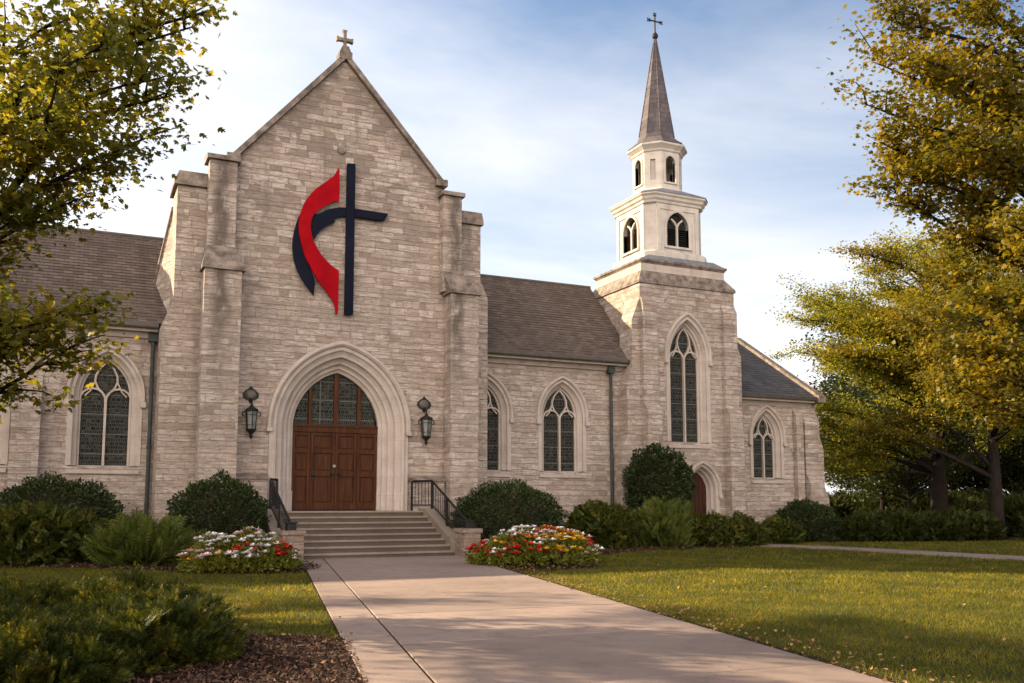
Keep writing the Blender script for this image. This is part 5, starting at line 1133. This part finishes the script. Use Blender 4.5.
def mound(cx_, cy_, rx, ry, h, side, seed):
    rng = np.random.default_rng(seed); pts = []
    tries = 0
    while len(pts) < 46 and tries < 6000:
        tries += 1; a = rng.uniform(0, 6.28); r = math.sqrt(rng.uniform(0, 1)); x, y = r * math.cos(a), r * math.sin(a)
        if all(math.hypot((x - q[0]) * rx, (y - q[1]) * ry) > .27 for q in pts): pts.append((x, y))
    pts += [(1.0 * math.cos(2 * math.pi * k / 18 + .1), 1.0 * math.sin(2 * math.pi * k / 18 + .1)) for k in range(18)]
    for x, y in pts:
        r2 = min(x * x + y * y, .999); z = (h - .36) * (1 - r2) ** .75
        v = rng.uniform()
        edge = r2 > .45
        c = 'white' if v < (.30 if edge else .46) else 'pink' if v < (.46 if edge else .64) else 'red' if v < .70 + .02 * edge else 'orange' if v < .82 else 'yellow'
        lb = '%s flowering plant in the bright flower mound %s of the entrance steps' % (CN[c], side); gp = '%s flowers in the %s mound' % (CN[c], side)
        loc = (cx_ + x * rx, cy_ + y * ry, z + (rng.uniform(-.04, .05) if r2 < .9 else -.02)); rz = rng.uniform(0, 6.28); s = rng.uniform(.78, 1.28)
        if c not in USED:
            USED.add(c); o = PROTO[c]; o.location = loc; o.rotation_euler = (0, 0, rz); o.scale = (s,) * 3; o['label'] = lb; o['group'] = gp
        else: copy_thing(PROTO[c], loc, rz, s, lb, gp)
    # the soil the plants stand in
    mb = MB(); rings = []
    for i in range(7):
        k = 1 - i / 6 * .97; rings.append([(cx_ + rx * .98 * k * math.cos(2 * math.pi * j / 28), cy_ + ry * .98 * k * math.sin(2 * math.pi * j / 28), -.05 + max(0, (h - .46) * (1 - k * k) ** .75)) for j in range(28)])
    tag(mb.rings(rings).build('soil_mound', M['mulch'], smooth=True), kind='structure')
mound(-3.90, -6.35, 1.02, .90, .78, 'left', 5)
mound(2.70, -7.15, 1.36, 1.05, .80, 'right', 6)

# ------------------------------------------------------------------ grass, chips and fallen leaves
def inside(poly, P):
    x, y = P[:, 0], P[:, 1]; r = np.zeros(len(P), bool); n = len(poly)
    for i in range(n):
        x0, y0 = poly[i]; x1, y1 = poly[(i + 1) % n]; c = ((y0 > y) != (y1 > y)) & (x < (x1 - x0) * (y - y0) / (y1 - y0 + 1e-12) + x0); r ^= c
    return r
walkpoly = [tuple(walk_pt(-.1, -.004)), tuple(walk_pt(-.1, 1.004)), tuple(walk_pt(22.4, 1.004)), tuple(walk_pt(22.4, -.004))]
sidepoly = [tuple(path_pt(i + .001, 0.0)) for i in range(len(SP) - 1)] + [tuple(path_pt(i + .999, 1.0)) for i in range(len(SP) - 2, -1, -1)]
rng = np.random.default_rng(99)
def grass(n, x0, x1, y0, y1, h, wd, keepf=None):
    P = np.column_stack([rng.uniform(x0, x1, n), rng.uniform(y0, y1, n)])
    k = ~inside(walkpoly, P) & ~inside(sidepoly, P)
    for q in MULCH.values(): k &= ~inside(q, P)
    k &= ~((P[:, 1] > .8) | ((P[:, 1] > -4.05) & (np.abs(P[:, 0] - .14) < 2.7)))
    if keepf is not None: k &= keepf(P)
    P = P[k]; n = len(P); a = rng.uniform(0, 6.28, n); hh = h * rng.uniform(.5, 1.4, n); ww = wd * rng.uniform(.7, 1.3, n)
    lean = rng.normal(size=(n, 2)) * hh[:, None] * .55
    dx = np.column_stack([np.cos(a), np.sin(a)]) * ww[:, None] / 2
    V = np.zeros((n, 3, 3)); V[:, 0, :2] = P - dx; V[:, 1, :2] = P + dx; V[:, 2, :2] = P + lean; V[:, 2, 2] = hh
    return V.reshape(-1, 3)
cd = lambda P: np.hypot(P[:, 0] + 7.13, P[:, 1] + 26.8)
Vs = [grass(430000, -10.5, 12, -22.5, -7.5, .040, .008, lambda P: cd(P) < 15.5), grass(260000, -11, 17, -18, 0, .045, .015, lambda P: (cd(P) >= 15.5) & (cd(P) < 25)), grass(120000, -11, 30, -20, 1.5, .055, .03, lambda P: (cd(P) >= 25) & (cd(P) < 42))]
V = np.concatenate(Vs); g = np_mesh('lawn_grass', V, np.arange(len(V)).reshape(-1, 3), M['blade']); tag(g, 'short mown grass of the lawn on both sides of the walk', 'grass', kind='stuff')

CH = np.array([(-.5, -.2, 0), (.5, -.2, .05), (.5, .2, 0), (-.5, .2, .08)], float)
def chips(poly, n, size, m, name, label, cat, z=.02, tpl=CH):
    xs = [p[0] for p in poly]; ys = [p[1] for p in poly]; P = np.column_stack([rng.uniform(max(min(xs), -12), max(xs), n), rng.uniform(min(ys), max(ys), n)]); P = P[inside(poly, P)]; n = len(P)
    d = rng.normal(size=(n, 3)); d[:, 2] *= .35; u = rng.normal(size=(n, 3)) * .45; u[:, 2] += 1
    V, F = scatter(tpl, np.column_stack([P, z + rng.uniform(0, .025, n)]), frames_from(d, u), size * rng.uniform(.4, 1.5, n)); V[:, 2] = np.maximum(V[:, 2], .0135)
    o = np_mesh(name, V, F, m); tag(o, label, cat, kind='stuff'); return o
chips(MULCH['fore'], 60000, .032, M['chips'], 'bark_chips', 'dark bark chips covering the bed beside the foreground walk', 'mulch')
chips(MULCH['left'], 24000, .06, M['chips'], 'bark_chips', 'dark bark chips in the bed along the left wing', 'mulch')
chips(MULCH['right'], 20000, .06, M['chips'], 'bark_chips', 'dark bark chips in the bed right of the steps', 'mulch')
edge = [tuple(walk_pt(3, .97)), tuple(walk_pt(20, .97)), tuple(walk_pt(20, 1.17)), tuple(walk_pt(3, 1.10))]
fl = chips(edge, 6000, .036, M['litter'], 'fallen_leaves', 'brown fallen leaves scattered along the right edge of the walk', 'leaves', .045, LOBED * .9 - np.array((0, .4, 0)))

edge = [tuple(walk_pt(6, -.10)), tuple(walk_pt(6, .03)), tuple(walk_pt(21, .03)), tuple(walk_pt(21, -.10))]
chips(edge, 600, .04, M['litter'], 'fallen_leaves', 'brown fallen leaves along the left edge of the walk beside the bark chips', 'leaves', .045, LOBED * .9 - np.array((0, .4, 0)))
edge = [tuple(walk_pt(2, 1.1)), tuple(walk_pt(20, 1.1)), (6, -20), (13, -12), (8, -7)]
chips(edge, 450, .045, M['litter'], 'fallen_leaves', 'brown fallen leaves scattered thinly over the right lawn', 'leaves', .05, LOBED * .9 - np.array((0, .4, 0)))
